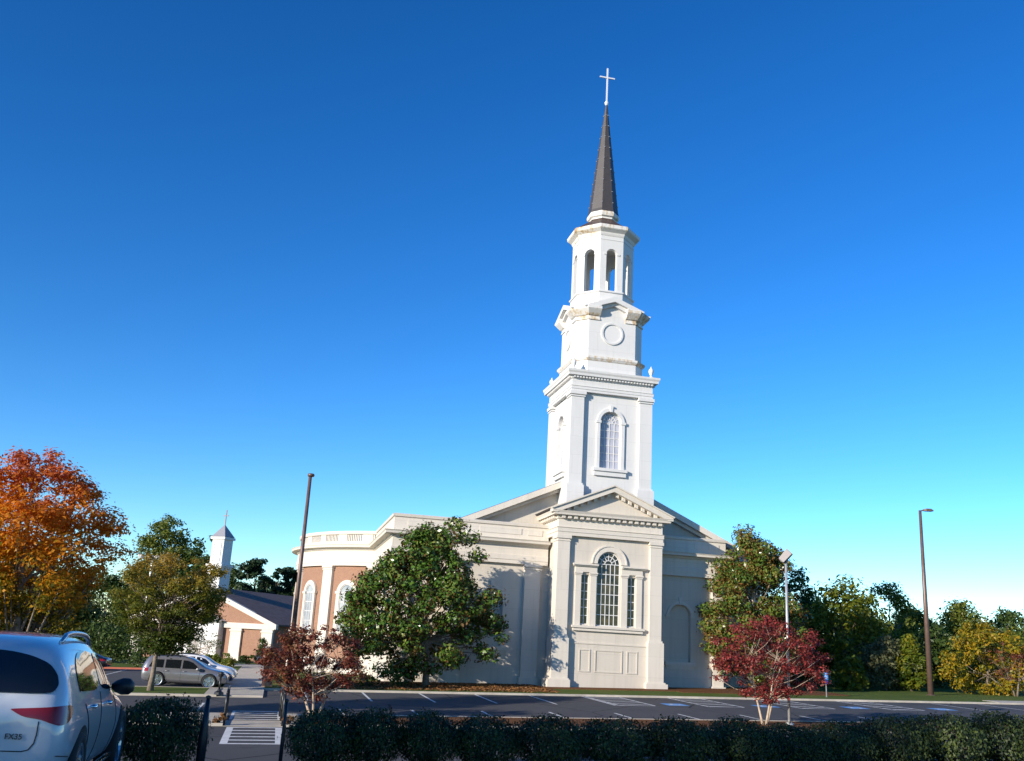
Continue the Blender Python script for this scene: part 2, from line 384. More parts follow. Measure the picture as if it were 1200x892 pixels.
PL = MB()
def line(mb, x0, y0, x1, y1, w, dz=.009):
    d = Vector((x1-x0, y1-y0)).normalized(); n = Vector((-d.y, d.x))*w/2
    k = max(1, int(abs(y1-y0)/30)+1)
    mb.face([(x, y, G(x, y)+dz) for x, y in ((x0+n.x, y0+n.y), (x1+n.x, y1+n.y), (x1-n.x, y1-n.y), (x0-n.x, y0-n.y))])
SP = 3.72
X0 = 9.6
for k in range(-2, 4): line(PL, X0+k*SP, 59.1, X0+k*SP, 65.9, .14)
for k in range(-2, 12): line(PL, X0+1.7+k*SP*1.02, 49.75, X0+1.7+k*SP*1.02, 53.9, .14)
# accessible bays: hatched aisles
def hatch(x0, x1, y0, y1, n=6):
    line(PL, x0, y0, x0, y1, .14); line(PL, x1, y0, x1, y1, .14); line(PL, x0, y0, x1, y0, .14, .0095); line(PL, x0, y1, x1, y1, .14, .0095)
    for i in range(n):
        a = y0+(y1-y0)*i/n; line(PL, x0+.08, a+.1, x1-.08, min(a+1.2, y1-.06), .16, .0092)
for x0 in (21.0, 27.0, 33.4, 40.0): hatch(x0, x0+2.4, 59.2, 65.9)
for x0 in (47.5, 51.5, 55.5, 59.5, 63.5): line(PL, x0, 59.2, x0, 65.5, .14)
BL = MB()
for x0 in (25.2, 31.5, 38.0, 44.6): BL.face([(x, y, G(x, y)+.010) for x, y in ((x0-.7, 59.6), (x0+.7, 59.6), (x0+.7, 61.2), (x0-.7, 61.2))])
tag(BL.build('blue_bay_marking', M_BLUEPAINT, recalc=False), kind='structure')
for x0 in (25.2, 31.5, 38.0, 44.6):                # wheelchair figure on the blue square
    def q(pts, w=.12):
        for (a, b), (c, d) in zip(pts, pts[1:]): line(PL, x0+a, 60.4+b, x0+c, 60.4+d, w, .014)
    q([(-.12, .6), (-.12, .44)], .2); q([(-.1, .4), (-.1, -.02), (.25, -.02), (.36, -.45), (.5, -.42)])
    q([(-.14, .15), (-.38, -.1), (-.32, -.45), (0, -.58), (.22, -.35)])
# crossings: one on the near aisle, one beyond the median
def ladder(x0, x1, y0, y1, n, side=.28, xs=0):
    line(PL, x0, y0, x0+xs, y1, side); line(PL, x1, y0, x1+xs, y1, side)
    for i in range(n):
        y = y0+.15+(y1-y0-.3)*i/(n-1); t = (y-y0)/(y1-y0)*xs; line(PL, x0+side/2+t, y, x1-side/2+t, y, .27, .0092)
ladder(-1.42, .58, 39.0, 44.7, 6)
ladder(-1.55, .6, 47.8, 52.0, 5, .14)
line(PL, -3.35, 51.6, -3.3, 56.2, .16)
line(PL, -12, 80, -12, 91, .12); line(PL, -8, 82, -8, 91, .12)
tag(PL.build('parking_lines', M_PAINT, recalc=False), kind='structure')

# ---------------------------------------------------------------- the church
CH = thing('church', 'large cream church with pedimented window bay, tall white steeple and dark pointed spire', 'church', (25.1, 77.5, .45))
def part(mb, name, m, parent=None, **k): return mb.build(name, m, CH if parent is None else parent, **k)
ZB = -.6
fr = Fr((0, 76.6, 0), (0, -1))
# main wall, left and right of the bay
mb = MB()
mb.box(8.5, 41.6, 81.2, 114, ZB, 11.7); mb.box(8.5, 35.95, 77.3, 81.2, ZB, 11.7)
arch_wall(mb, fr, 8.4, 21.2, ZB, 9.75, [(16.35, 1.9, 3.25, 6.75, True), (11.3, 1.9, 3.25, 6.75, True)], .45)
arch_wall(mb, fr, 29.0, 36.05, ZB, 9.75, [(32.35, 1.9, 2.8, 6.45, True)], .45)
mb.face([fr.p(u, v, -.45) for u, v in ((10, 3), (18, 3), (18, 8), (10, 8))]); mb.face([fr.p(u, v, -.45) for u, v in ((31, 2.5), (34, 2.5), (34, 8), (31, 8))])
for (a, b) in (((8.4, 76.6), (8.4, 92)), ((36.05, 76.6), (36.05, 81.1)), ((36.05, 81.0), (41.7, 81.0)), ((41.7, 81), (41.7, 114))):
    mb.face([(a[0], a[1], ZB), (b[0], b[1], ZB), (b[0], b[1], 9.75), (a[0], a[1], 9.75)])
part(mb, 'main_wall', M_CREAM)
for cu, zb in ((16.35, 3.25), (11.3, 3.25), (32.35, 2.8)):
    zs = 6.75 if zb > 3 else 6.45
    mb = MB()
    o, i = arc(cu, zs, 1.2), arc(cu, zs, .96)
    mb.grid([[fr.p(*p, 0) for p in o], [fr.p(*p, .07) for p in o], [fr.p(*p, .07) for p in i], [fr.p(*p, 0) for p in i]])
    fr.box(mb, cu-1.3, cu-.9, zs-.1, zs+.08, 0, .1); fr.box(mb, cu+.9, cu+1.3, zs-.1, zs+.08, 0, .1)
    fr.poly(mb, [(cu-.1, zs+.9), (cu+.1, zs+.9), (cu+.16, zs+1.5), (cu-.16, zs+1.5)], 0, .14)
    part(mb, 'niche_arch', M_TRIM); mb = MB()
    fr.box(mb, cu-1.35, cu+1.35, zb-.3, zb, 0, .28); fr.box(mb, cu-1.2, cu+1.2, zb-.55, zb-.3, 0, .14)
    part(mb, 'niche_sill', M_TRIM)
mb = MB(); fr.box(mb, 29.6, 35.2, ZB, 2.75, 0, .06); part(mb, 'base_course', M_CREAM)
for x0, x1, fy in ((18.9, 20.2, 76.6), (12.6, 13.9, 76.6), (8.42, 9.7, 76.6), (35.15, 36.07, 76.6), (37.2, 38.3, 81.0), (40.6, 41.72, 81.0)):
    mb = MB(); f2 = Fr((0, fy, 0), (0, -1))
    f2.box(mb, x0, x1, ZB, 9.3, 0, .32); f2.box(mb, x0-.12, x1+.12, ZB, 1.0, 0, .45)
    f2.box(mb, x0-.06, x1+.06, 9.3, 9.42, 0, .38); f2.box(mb, x0-.1, x1+.1, 9.5, 9.7, 0, .43)
    f2.box(mb, x0, x1, 9.42, 9.5, 0, .33)
    part(mb, 'pilaster', M_TRIM)
PATH_L = [(8.4, 92), (8.4, 76.6), (20.75, 76.6)]
PATH_R = [(29.35, 76.6), (36.05, 76.6), (36.05, 81.0), (41.7, 81.0), (41.7, 114)]
ENT = [(-.2, 9.7), (.34, 9.7), (.34, 10.0), (.38, 10.0), (.38, 10.38), (.31, 10.42), (.31, 11.1), (.42, 11.16), (.5, 11.28), (.92, 11.34), (.95, 11.5), (1.03, 11.6), (.2, 11.68), (-.2, 11.68)]
mb = MB(); mb.sweep(PATH_L, ENT); mb.sweep(PATH_R, ENT); part(mb, 'entablature', M_TRIM)
PAR = [(.28, 11.6), (.28, 12.68), (.4, 12.72), (.44, 12.9), (.3, 12.97), (-.25, 12.97), (-.25, 11.6)]
mb = MB(); mb.sweep(PATH_L, PAR); mb.sweep(PATH_R, PAR)
for a, b in ((15.0, 18.45), (19.0, 20.2), (9.2, 13.9), (30.9, 33.0), (33.5, 34.4), (34.8, 35.7)): fr.box(mb, a, b, 12.03, 12.5, .28, .325)
part(mb, 'parapet', M_TRIM)
# main gable roof
mb = MB(); prof = [(12.7, 12.75), (25.1, 18.3), (37.5, 12.75), (37.5, 12.5), (25.1, 18.05), (12.7, 12.5)]
mb.prism([(x, 77.2, z) for x, z in prof], (0, 37, 0)); part(mb, 'roof', M_ROOF)
mb = MB(); mb.prism([(x, 78.0, z) for x, z in ((13.4, 11.6), (36.8, 11.6), (36.8, 12.5), (25.1, 17.7), (13.4, 12.5))], (0, .3, 0)); part(mb, 'gable_wall', M_CREAM)
mb = MB()
for s in (-1, 1):
    q = [(25.1+s*12.5, 12.66), (25.1, 18.26), (25.1, 17.75), (25.1+s*12.5, 12.15)]
    mb.prism([(x, 77.05, z) for x, z in q], (0, .35, 0))
    q = [(25.1+s*12.3, 12.35), (25.1, 17.85), (25.1, 17.45), (25.1+s*12.3, 11.95)]
    mb.prism([(x, 77.5, z) for x, z in q], (0, .5, 0))
part(mb, 'rake_trim', M_TRIM)

# the window bay
fb = Fr((0, 73.6, 0), (0, -1)); BC = 25.05
mb = MB()
arch_wall(mb, fb, 21.0, 29.1, ZB, 12.2, [(BC, 1.95, 5.2, 9.95, True), (BC-1.94, .66, 5.25, 9.05, False), (BC+1.94, .66, 5.25, 9.05, False)], .3)
for x, o in ((20.95, -1), (29.15, 1)): mb.face([(x, 73.6, ZB), (x, 77.4, ZB), (x, 77.4, 12.2), (x, 73.6, 12.2)])
mb.box(21.2, 28.9, 74.2, 78, ZB, 13.0)
part(mb, 'bay_wall', M_CREAM)
mb = MB(); fb.box(mb, 21.6, 28.5, ZB, 3.78, -.1, .09); fb.box(mb, 21.6, 28.5, 3.78, 3.88, -.1, .14); part(mb, 'base_course', M_CREAM)
for a, b in ((22.77, 23.68), (24.05, 26.29), (26.64, 27.53)):
    mb = MB(); o = [(a, 1.72), (b, 1.72), (b, 3.4), (a, 3.4)]
    def ins(d): return [fb.p(u, v, w) for (u, v), w in zip([(a+d, 1.72+d), (b-d, 1.72+d), (b-d, 3.4-d), (a+d, 3.4-d)], [0]*4)]
    for d0, d1, w0, w1 in ((0, .09, .09, .135),):
        A = [(a, 1.72), (b, 1.72), (b, 3.4), (a, 3.4), (a, 1.72)]; Bq = [(a+d1, 1.72+d1), (b-d1, 1.72+d1), (b-d1, 3.4-d1), (a+d1, 3.4-d1), (a+d1, 1.72+d1)]
        mb.grid([[fb.p(*p, w0) for p in A], [fb.p(*p, w1) for p in A], [fb.p(*p, w1) for p in Bq], [fb.p(*p, w0) for p in Bq]])
    part(mb, 'wall_panel', M_CREAM)
for s in (-1, 1):
    def bx(mb, h0, h1, y0, y1, z0, z1):
        a, b = BC+s*h0, BC+s*h1; mb.box(min(a, b), max(a, b), y0, y1, z0, z1)
    mb = MB()
    bx(mb, 3.36, 4.35, 73.3, 74.5, 4.2, 11.5); bx(mb, 3.22, 4.52, 73.14, 74.66, 1.2, 4.15)
    bx(mb, 3.3, 4.43, 73.22, 74.58, 4.15, 4.3)
    bx(mb, 3.05, 4.82, 73.0, 74.8, ZB, 1.1); bx(mb, 3.14, 4.66, 73.08, 74.72, 1.1, 1.2)
    bx(mb, 3.31, 4.40, 73.25, 74.55, 11.5, 11.58); bx(mb, 3.36, 4.35, 73.3, 74.5, 11.58, 11.7); bx(mb, 3.26, 4.45, 73.2, 74.6, 11.7, 11.95)
    part(mb, 'corner_pilaster', M_TRIM)
PB = [(20.7, 78.4), (20.7, 73.3), (29.4, 73.3), (29.4, 78.4)]
mb = MB()
mb.sweep(PB, [(-.8, 11.95), (.05, 11.95), (.05, 12.22), (.1, 12.22), (.1, 12.5), (.16, 12.56), (0, 12.6), (0, 13.18), (.1, 13.24), (.12, 13.5), (.5, 13.5), (.52, 13.64), (.62, 13.82), (-.8, 13.9)])
part(mb, 'bay_entablature', M_TRIM)
mb = MB()
def dentils(mb, p0, p1, out, n, z0, z1, w0, w1, wd):
    p0, p1 = Vector(p0), Vector(p1); d = (p1-p0); u = d.normalized(); o = Vector(out)
    for i in range(n):
        c = p0+d*((i+.5)/n); a, b = c-u*wd/2, c+u*wd/2
        mb.grid([[(q.x, q.y, z) for q in (a+o*w0, b+o*w0, b+o*w1, a+o*w1)] for z in (z0, z1)], True, True)
dentils(mb, (20.75, 73.3), (29.35, 73.3), (0, -1), 17, 13.25, 13.49, .11, .34, .27)
dentils(mb, (20.7, 77.8), (20.7, 73.6), (-1, 0), 8, 13.25, 13.49, .11, .34, .27)
dentils(mb, (29.4, 73.6), (29.4, 77.8), (1, 0), 8, 13.25, 13.49, .11, .34, .27)
SLP = (16.06-13.92)/5.05
for s in (-1, 1):
    for i in range(8):
        u = .35+i*.55; z = 15.62-SLP*u
        q = [(BC+s*(u-.13), z+SLP*.13), (BC+s*(u+.13), z-SLP*.13), (BC+s*(u+.13), z-SLP*.13-.26), (BC+s*(u-.13), z+SLP*.13-.26)]
        mb.prism([(x, 73.02, zz) for x, zz in q], (0, .3, 0))
part(mb, 'dentil_course', M_TRIM)
mb = MB(); mb.prism([(BC-4.9, 73.36, 13.85), (BC+4.9, 73.36, 13.85), (BC, 73.36, 15.9)], (0, .3, 0)); part(mb, 'pediment', M_CREAM)
mb = MB()
for s in (-1, 1):
    q = [(BC+s*5.05, 13.93), (BC, 16.06), (BC, 15.62), (BC+s*4.65, 13.66), (BC+s*5.05, 13.66)]
    mb.prism([(x, 72.72, z) for x, z in q], (0, .7, 0))
    q = [(BC+s*5.15, 13.99), (BC, 16.18), (BC, 16.05), (BC+s*5.1, 13.9)]
    mb.prism([(x, 72.6, z) for x, z in q], (0, .5, 0))
part(mb, 'raking_cornice', M_TRIM)
mb = MB(); mb.prism([(x, 73.05, z) for x, z in ((BC-5.13, 13.98), (BC, 16.16), (BC+5.13, 13.98), (BC+5.0, 13.88), (BC, 15.98), (BC-5.0, 13.88))], (0, 5.4, 0)); part(mb, 'bay_roof', M_ROOF)
# palladian window
window(CH, fb, BC, 1.93, 5.2, 9.95, True, M_GLASS, 5, .72, 'arched_window', w=-.2, bar=.055)
for s in (-1, 1): window(CH, fb, BC+s*1.94, .66, 5.25, 9.05, False, M_GLASS, 2, .63, 'side_light', w=-.2, bar=.05)
mb = MB()
for s in (-1, 1):
    for c, wd in ((2.52, .46), (1.29, .5)):
        u = BC+s*c
        fb.box(mb, u-wd/2, u+wd/2, 5.15, 8.98, 0, .13); fb.box(mb, u-wd/2-.05, u+wd/2+.05, 8.98, 9.06, 0, .18); fb.box(mb, u-wd/2-.09, u+wd/2+.09, 9.1, 9.22, 0, .22)
        fb.box(mb, u-wd/2, u+wd/2, 9.06, 9.1, 0, .14)
    a, b = sorted((BC+s*2.78, BC+s*1.02))
    fb.box(mb, a, b, 9.22, 9.66, 0, .16); a, b = sorted((BC+s*2.98, BC+s*(.98)))
    fb.box(mb, a, b, 9.66, 9.74, 0, .3); fb.box(mb, a-.04*(s < 0), b+.04*(s > 0), 9.74, 9.86, 0, .42)
o, i = arc(BC, 9.95, 1.38), arc(BC, 9.95, .99)
mb.grid([[fb.p(*p, 0) for p in o], [fb.p(*p, .12) for p in o], [fb.p(*p, .12) for p in i], [fb.p(*p, 0) for p in i]])
o, i = arc(BC, 9.95, 1.47), arc(BC, 9.95, 1.37)
mb.grid([[fb.p(*p, 0) for p in o], [fb.p(*p, .17) for p in o], [fb.p(*p, .17) for p in i], [fb.p(*p, 0) for p in i]])
fb.box(mb, BC-2.98, BC+2.98, 4.98, 5.15, 0, .34); fb.box(mb, BC-2.85, BC+2.85, 4.76, 4.98, 0, .22)
part(mb, 'window_surround', M_TRIM)

# the tower shaft
TX, TY = 25.1, 77.55
mb = MB(); ft = [Fr((TX, TY, 0), o) for o in ((0, -1), (-1, 0), (0, 1), (1, 0))]
for k, f in enumerate(ft):
    arch_wall(mb, f, -3.25, 3.25, 12.5, 24.1, [(0, 1.85, 17.72, 21.62, True)], .35, 3.25)
part(mb, 'tower_wall', M_WHITE)
for k, f in enumerate(ft):
    f3 = Fr(f.p(0, 0, 3.25), f.w)
    window(CH, f3, 0, 1.84, 17.72, 21.62, True, M_PALEGLASS, 4, .66, 'tower_window', casing=.28, sill=(2.9, .62, .32), w=-.3, cas_w=.13, key=True, bar=.055)
for sx in (-1, 1):
    for sy in (-1, 1):
        mb = MB()
        def cb(a, b, z0, z1):
            xs = sorted((TX+sx*a, TX+sx*b)); ys = sorted((TY+sy*a, TY+sy*b)); mb.box(xs[0], xs[1], ys[0], ys[1], z0, z1)
        cb(2.44, 3.54, 16.3, 23.5); cb(2.28, 3.72, 12.5, 16.15); cb(2.36, 3.63, 16.15, 16.3)
        cb(2.36, 3.62, 23.5, 23.6); cb(2.44, 3.54, 23.6, 23.68); cb(2.30, 3.68, 23.68, 23.95)
        part(mb, 'tower_pilaster', M_WHITE)
def sq(h): return [(TX-h, TY-h), (TX+h, TY-h), (TX+h, TY+h), (TX-h, TY+h)]
mb = MB()
mb.sweep(sq(3.54), [(-1.2, 23.95), (.03, 23.95), (.03, 24.15), (.07, 24.15), (.07, 24.35), (.12, 24.4), (0, 24.44), (0, 24.98), (.08, 25.02), (.1, 25.22), (.38, 25.24), (.4, 25.42), (.48, 25.56), (.5, 25.72), (-1.6, 25.85)], True)
part(mb, 'tower_cornice', M_WHITE)
mb = MB()
for f in ft:
    for i in range(27):
        u = -3.4+6.8*i/26; f.box(mb, u-.075, u+.075, 25.06, 25.22, 3.63, 3.80)
part(mb, 'tower_dentils', M_WHITE)
# second stage
C8 = [(-2.1, -3), (2.1, -3), (3, -2.1), (3, 2.1), (2.1, 3), (-2.1, 3), (-3, 2.1), (-3, -2.1)]
def c8(d=0): return [(TX+x, TY+y) for x, y in C8]
mb = MB(); mb.grid([[(x, y, z) for x, y in c8()] for z in (25.6, 31.7)], True, True)
mb.sweep(c8(), [(0, 25.7), (.1, 25.7), (.1, 26.85), (0, 26.9)], True)
part(mb, 'belfry_base', M_WHITE)
mb = MB(); mb.sweep(c8(), [(0, 26.85), (.14, 26.9), (.3, 27.08), (.32, 27.24), (0, 27.36)], True); part(mb, 'belt_course', M_RUST)
CPR = [(0, 30.55), (.1, 30.55), (.1, 30.66), (.05, 30.7), (.05, 30.86), (.2, 30.94), (.52, 31.28), (.62, 31.4), (.64, 31.62), (0, 31.78)]
for k in range(4):
    mb = MB()
    a, b, c, d = [Vector(C8[(2*k+j) % 8]) for j in range(4)]
    p0 = b+(a-b).normalized()*.95; p3 = c+(d-c).normalized()*.95
    mb.sweep([(TX+q.x, TY+q.y) for q in (p0, b, c, p3)], CPR); part(mb, 'stage_cornice', M_RUST)
for f in ft:
    mb = MB()
    f.poly(mb, [(-2.1, 31.5), (2.1, 31.5), (0, 32.2)], 2.0, 3.004)
    for s in (-1, 1):
        q = [(s*2.65, 31.62), (0, 32.62), (0, 32.2), (s*1.2, 31.76), (s*1.2, 31.66), (s*2.65, 31.5)]
        f.poly(mb, q if s > 0 else q[::-1], 1.8, 3.6)
        q = [(s*1.25, 31.4), (s*1.25, 31.76), (0, 32.22), (0, 31.92)]
        f.poly(mb, q if s > 0 else q[::-1], 2.9, 3.3)
    part(mb, 'stage_pediment', M_WHITE)
    mb = MB(); a = [(.98*math.cos(t), 29.45+.98*math.sin(t)) for t in (2*math.pi*i/28 for i in range(28))]; b = [(.82*math.cos(t), 29.45+.82*math.sin(t)) for t in (2*math.pi*i/28 for i in range(28))]
    mb.grid([[f.p(*p, 3.0) for p in a], [f.p(*p, 3.1) for p in a], [f.p(*p, 3.1) for p in b], [f.p(*p, 3.012) for p in b]], True)
    rd = part(mb, 'round_panel', M_WHITE)
    mb = MB(); mb.face([f.p(*p, 3.012) for p in b]); mb.build('disc', mat('grey_white_paint', (.66, .65, .63), .6), rd, recalc=False)
for sx in (-1, 1):
    for sy in (-1, 1):
        mb = MB(); mb.lathe([(0, 0), (.24, 0), (.24, .1), (.1, .17), (.08, .26), (.18, .44), (.23, .62), (.19, .78), (.08, .86), (.09, .92), (.04, 1.0), (0, 1.12)], (TX+sx*3.42, TY+sy*3.42, 25.78), 12)
        part(mb, 'urn', M_WHITE, smooth=True)
# octagonal belfry
OX = TX-.08; RO = 2.75; AP = RO*math.cos(R(22.5)); HW = RO*math.sin(R(22.5))
mb = MB(); mb.lathe([(0, 31.6), (2.8, 31.6), (2.8, 33.3), (2.92, 33.36), (2.92, 33.48), (2.7, 33.56), (0, 33.58)], (OX, TY, 0), 8, rot=R(22.5)); part(mb, 'belfry_plinth', M_WHITE)
mb = MB()
for k in range(8):
    a = R(45*k-90); f = Fr((OX, TY, 0), (math.cos(a), math.sin(a)))
    arch_wall(mb, f, -HW, HW, 33.5, 38.75, [(0, .98, 33.56, 37.0, True)], .42, AP)
    hi = (AP-.42)*math.tan(R(22.5))
    arch_wall(mb, f, -hi, hi, 33.5, 38.75, [(0, .98, 33.56, 37.0, True)], .001, AP-.42)
    for s in (-1, 1): f.box(mb, s*.6-.13, s*.6+.13, 36.9, 37.04, AP, AP+.06)
    f.box(mb, -HW-.01, HW+.01, 38.3, 38.36, AP-.05, AP+.03)
part(mb, 'belfry', M_WHITE)
mb = MB(); mb.lathe([(2.3, 38.62), (0, 38.64)], (OX, TY, 0), 8, rot=R(22.5)); part(mb, 'belfry_ceiling', M_CREAM)
o8 = [(OX+RO*math.cos(R(22.5+45*k)), TY+RO*math.sin(R(22.5+45*k))) for k in range(8)]
mb = MB(); mb.sweep(o8, [(-.5, 38.7), (.03, 38.7), (.1, 38.85), (.14, 38.98), (.44, 39.2), (.5, 39.26), (.52, 39.52), (.45, 39.6), (-.6, 39.72)], True); part(mb, 'belfry_cornice', M_RUST)
SX = OX-.1
mb = MB(); mb.lathe([(3.05, 39.6), (1.5, 40.75), (1.3, 41.0)], (SX, TY, 0), 8, rot=R(22.5)); part(mb, 'belfry_roof', M_COPPER)
mb = MB(); mb.lathe([(1.28, 40.6), (1.28, 41.15), (1.45, 41.25), (1.5, 41.5), (1.42, 41.7), (1.3, 41.8), (0, 41.9)], (SX, TY, 0), 8, rot=R(22.5)); part(mb, 'spire_base', M_RUST)
mb = MB(); mb.lathe([(1.44, 41.72), (1.36, 42.0), (.07, 53.4), (0, 53.45)], (SX, TY, 0), 8, rot=R(22.5)); sp = part(mb, 'spire', M_SPIRE)
mb = MB()
for k in range(8):
    for j in range(9):
        z = 42.6+j*1.18; r = 1.36+(z-42)*(.07-1.36)/11.4
        a = R(22.5+45*k); c = Vector((SX+(r+.01)*math.cos(a), TY+(r+.01)*math.sin(a), z)); mb.box(c.x-.045, c.x+.045, c.y-.045, c.y+.045, z-.03, z+.03)
mb.build('ridge_clips', M_GALV, sp)
mb = MB(); mb.lathe([(0, 53.2), (.1, 53.2), (.2, 53.4), (.2, 53.5), (.1, 53.65), (0, 53.7)], (SX, TY, 0), 10)
mb.box(SX-.065, SX+.065, TY-.06, TY+.06, 53.4, 57.2); mb.box(SX-.74, SX+.74, TY-.055, TY+.055, 56.12, 56.25)
part(mb, 'cross', mat('silver_white_cross', (.8, .8, .82), .3, metal=.2))

# the brick rotunda
RX, RY, RR = 14.5, 101.8, 12.9
mb = MB(); mb.lathe([(RR, ZB), (RR, 9.9)], (RX, RY, 0), 72); part(mb, 'rotunda_wall', M_BRICK)
mb = MB(); mb.lathe([(RR+.12, ZB), (RR+.12, 1.3), (RR, 1.36)], (RX, RY, 0), 72); part(mb, 'rotunda_base', M_TRIM)
rent = [(RR-.1, 9.7), (RR+.3, 9.7), (RR+.3, 10.0), (RR+.34, 10.0), (RR+.34, 10.38), (RR+.27, 10.42), (RR+.27, 11.1), (RR+.4, 11.16), (RR+.5, 11.28), (RR+.9, 11.34), (RR+.93, 11.5), (RR+1.0, 11.6), (RR+.2, 11.68), (RR-1, 11.68)]
mb = MB(); mb.lathe(rent, (RX, RY, 0), 96); part(mb, 'rotunda_entablature', M_TRIM, smooth=False)
mb = MB(); mb.lathe([(RR+.16, 11.6), (RR+.16, 11.95), (RR-.2, 11.97)], (RX, RY, 0), 96); mb.lathe([(RR-.2, 12.6), (RR+.2, 12.6), (RR+.26, 12.7), (RR+.26, 12.9), (RR-.26, 12.96), (RR-.26, 12.6)], (RX, RY, 0), 96)
for i in range(200):
    a = R(90+i*.9*1.0); 
    if 90 <= math.degrees(a) <= 290:
        ph = (math.degrees(a)-168.5-6.2) % 12.4
        wide = abs(ph-6.2) > 4.0
        f = Fr((RX, RY, 0), (math.cos(a), math.sin(a)))
        if wide: f.box(mb, -.11, .11, 11.9, 12.62, RR-.12, RR+.12)
        else: f.box(mb, -.055, .055, 11.9, 12.62, RR-.06, RR+.06)
part(mb, 'balustrade', M_TRIM)
for ang in (181.6, 169.2, 156.7, 144.0, 131.6, 119.2):
    pass
pil_a = [194.5, 181.8, 169.0, 142.2, 118.4]
for ang in (195, 169.0, 142.2, 119.0, 96):
    a = R(360-ang) if False else R(180+(180-ang)); f = Fr((RX, RY, 0), (math.cos(a), math.sin(a))); mb = MB()
    f.box(mb, -.62, .62, ZB, 9.3, RR-.1, RR+.26); f.box(mb, -.74, .74, ZB, 1.1, RR-.1, RR+.4); f.box(mb, -.68, .68, 9.3, 9.42, RR-.1, RR+.33); f.box(mb, -.72, .72, 9.5, 9.7, RR-.1, RR+.38); f.box(mb, -.62, .62, 9.42, 9.5, RR-.1, RR+.27)
    part(mb, 'rotunda_pilaster', M_TRIM)
for ang in (182, 154.5, 131.0, 107.5):
    a = R(180+(180-ang)); f0 = Fr((RX, RY, 0), (math.cos(a), math.sin(a))); f = Fr(f0.p(0, 0, RR), f0.w)
    window(CH, f, 0, 1.55, 3.7, 7.25, True, M_GREYGLASS, 3, .85, 'rotunda_window', casing=.36, sill=(2.7, .4, .35), w=.06, cas_w=.2, bar=.05, cas_mat=M_TRIM, fan=False)
for ch in CH.children: ch.location = ch.location - CH.location

# ---------------------------------------------------------------- the chapel behind on the left
d = ray(317, 770); u2 = Vector((d.x, d.y)).normalized(); nrm = Vector((math.sin(R(214.5)), math.cos(R(214.5))))
Crn = u2*125; ur = Vector((-nrm.y, nrm.x)); cc = Crn-ur*10.7
CZ = G(cc.x, cc.y)
CP = thing('chapel', 'small red brick chapel with cream gable trim, grey roof and slim white steeple', 'chapel', (cc.x, cc.y, CZ))
fc = Fr((0, 0, 0), nrm)
def cpart(mb, name, m, parent=None, **k): return mb.build(name, m, parent or CP, **k)
def lb(mb, u0, u1, v0, v1, w0, w1): fc.box(mb, u0, u1, v0, v1, w0, w1)
EV, RG, LEN = 4.7, 8.6, 34
mb = MB(); lb(mb, -10.6, 10.6, -1, EV, -LEN, 0); fc.poly(mb, [(-10.6, EV), (10.6, EV), (0, RG-.1)], -LEN, -.02); cpart(mb, 'wall', M_BRICK)
mb = MB(); fc.poly(mb, [(-11.3, EV-.25), (0, RG+.1), (11.3, EV-.25), (11.3, EV-.05), (0, RG+.3), (-11.3, EV-.05)], -LEN-.4, .5); cpart(mb, 'roof', M_CHROOF)
mb = MB()
for s in (-1, 1):
    q = [(s*11.4, EV-.1), (0, RG+.33), (0, RG-.3), (s*11.4, EV-.7)]; fc.poly(mb, q if s > 0 else q[::-1], .1, .62)
lb(mb, -11.0, 11.0, EV-.75, EV-.1, -.05, .35); cpart(mb, 'gable_trim', M_TRIM)
for a, b in ((9.2, 10.75), (-10.75, -9.2), (4.6, 6.2), (-6.2, -4.6)):
    mb = MB(); lb(mb, a, b, -1, EV-.75, -.05, .3); lb(mb, a-.12, b+.12, -1, .7, -.04, .42); lb(mb, a-.1, b+.1, EV-1.1, EV-.9, -.04, .4); cpart(mb, 'pilaster', M_TRIM)
mb = MB(); lb(mb, -3.3, 3.3, -1, EV, 0, 1.0); fc.poly(mb, [(-3.7, EV), (3.7, EV), (0, EV+1.5)], 0, 1.2); cpart(mb, 'porch', M_WHITE)
mb = MB(); lb(mb, -.75, .75, .3, 2.9, .98, 1.06); dr = cpart(mb, 'door', mat('grey_door', (.33, .31, .29), .5))
mb = MB(); lb(mb, -.95, -.75, .3, 3.1, 1.0, 1.12); lb(mb, .75, .95, .3, 3.1, 1.0, 1.12); lb(mb, -.95, .95, 2.9, 3.12, 1.0, 1.13); mb.build('frame', M_WHITE, dr)
mb = MB(); lb(mb, -3.6, 3.6, -1, .28, 1.0, 2.6); lb(mb, -3.6, 3.6, -1, .13, 2.6, 3.4); cpart(mb, 'steps', M_BRICK)
for u in (-1.4, 1.4):
    mb = MB()
    mb.tube([fc.p(u, .2, 2.8), fc.p(u, 1.15, 2.8), fc.p(u, .95, 4.2), fc.p(u, 0, 4.2)], .04, 6); cpart(mb, 'handrail', M_BLACK)
mb = MB(); lb(mb, -1.05, 1.05, 6, 11.3, -2.9, -.8); lb(mb, -1.25, 1.25, 11.5, 11.8, -3.1, -.6); lb(mb, -1.12, 1.12, 11.3, 11.5, -2.97, -.73); cpart(mb, 'steeple_base', M_WHITE)
mb = MB(); lb(mb, -.92, .92, 11.8, 15.0, -2.77, -.93); lb(mb, -1.12, 1.12, 15.0, 15.3, -2.97, -.73); bf = cpart(mb, 'steeple', M_WHITE)
mb = MB()
for i in range(14): lb(mb, -.5, .5, 12.3+i*.18, 12.4+i*.18, -.95, -.87)
lb(mb, -.6, -.5, 12.2, 14.85, -.95, -.85); lb(mb, .5, .6, 12.2, 14.85, -.95, -.85)
mb.build('louvre', mat('louvre_paint', (.6, .6, .62), .6), bf)
mb = MB(); a = [fc.p(u, 15.35, w) for u, w in ((-1.05, -2.9), (1.05, -2.9), (1.05, -.8), (-1.05, -.8))]; ap = fc.p(0, 17.0, -1.85)
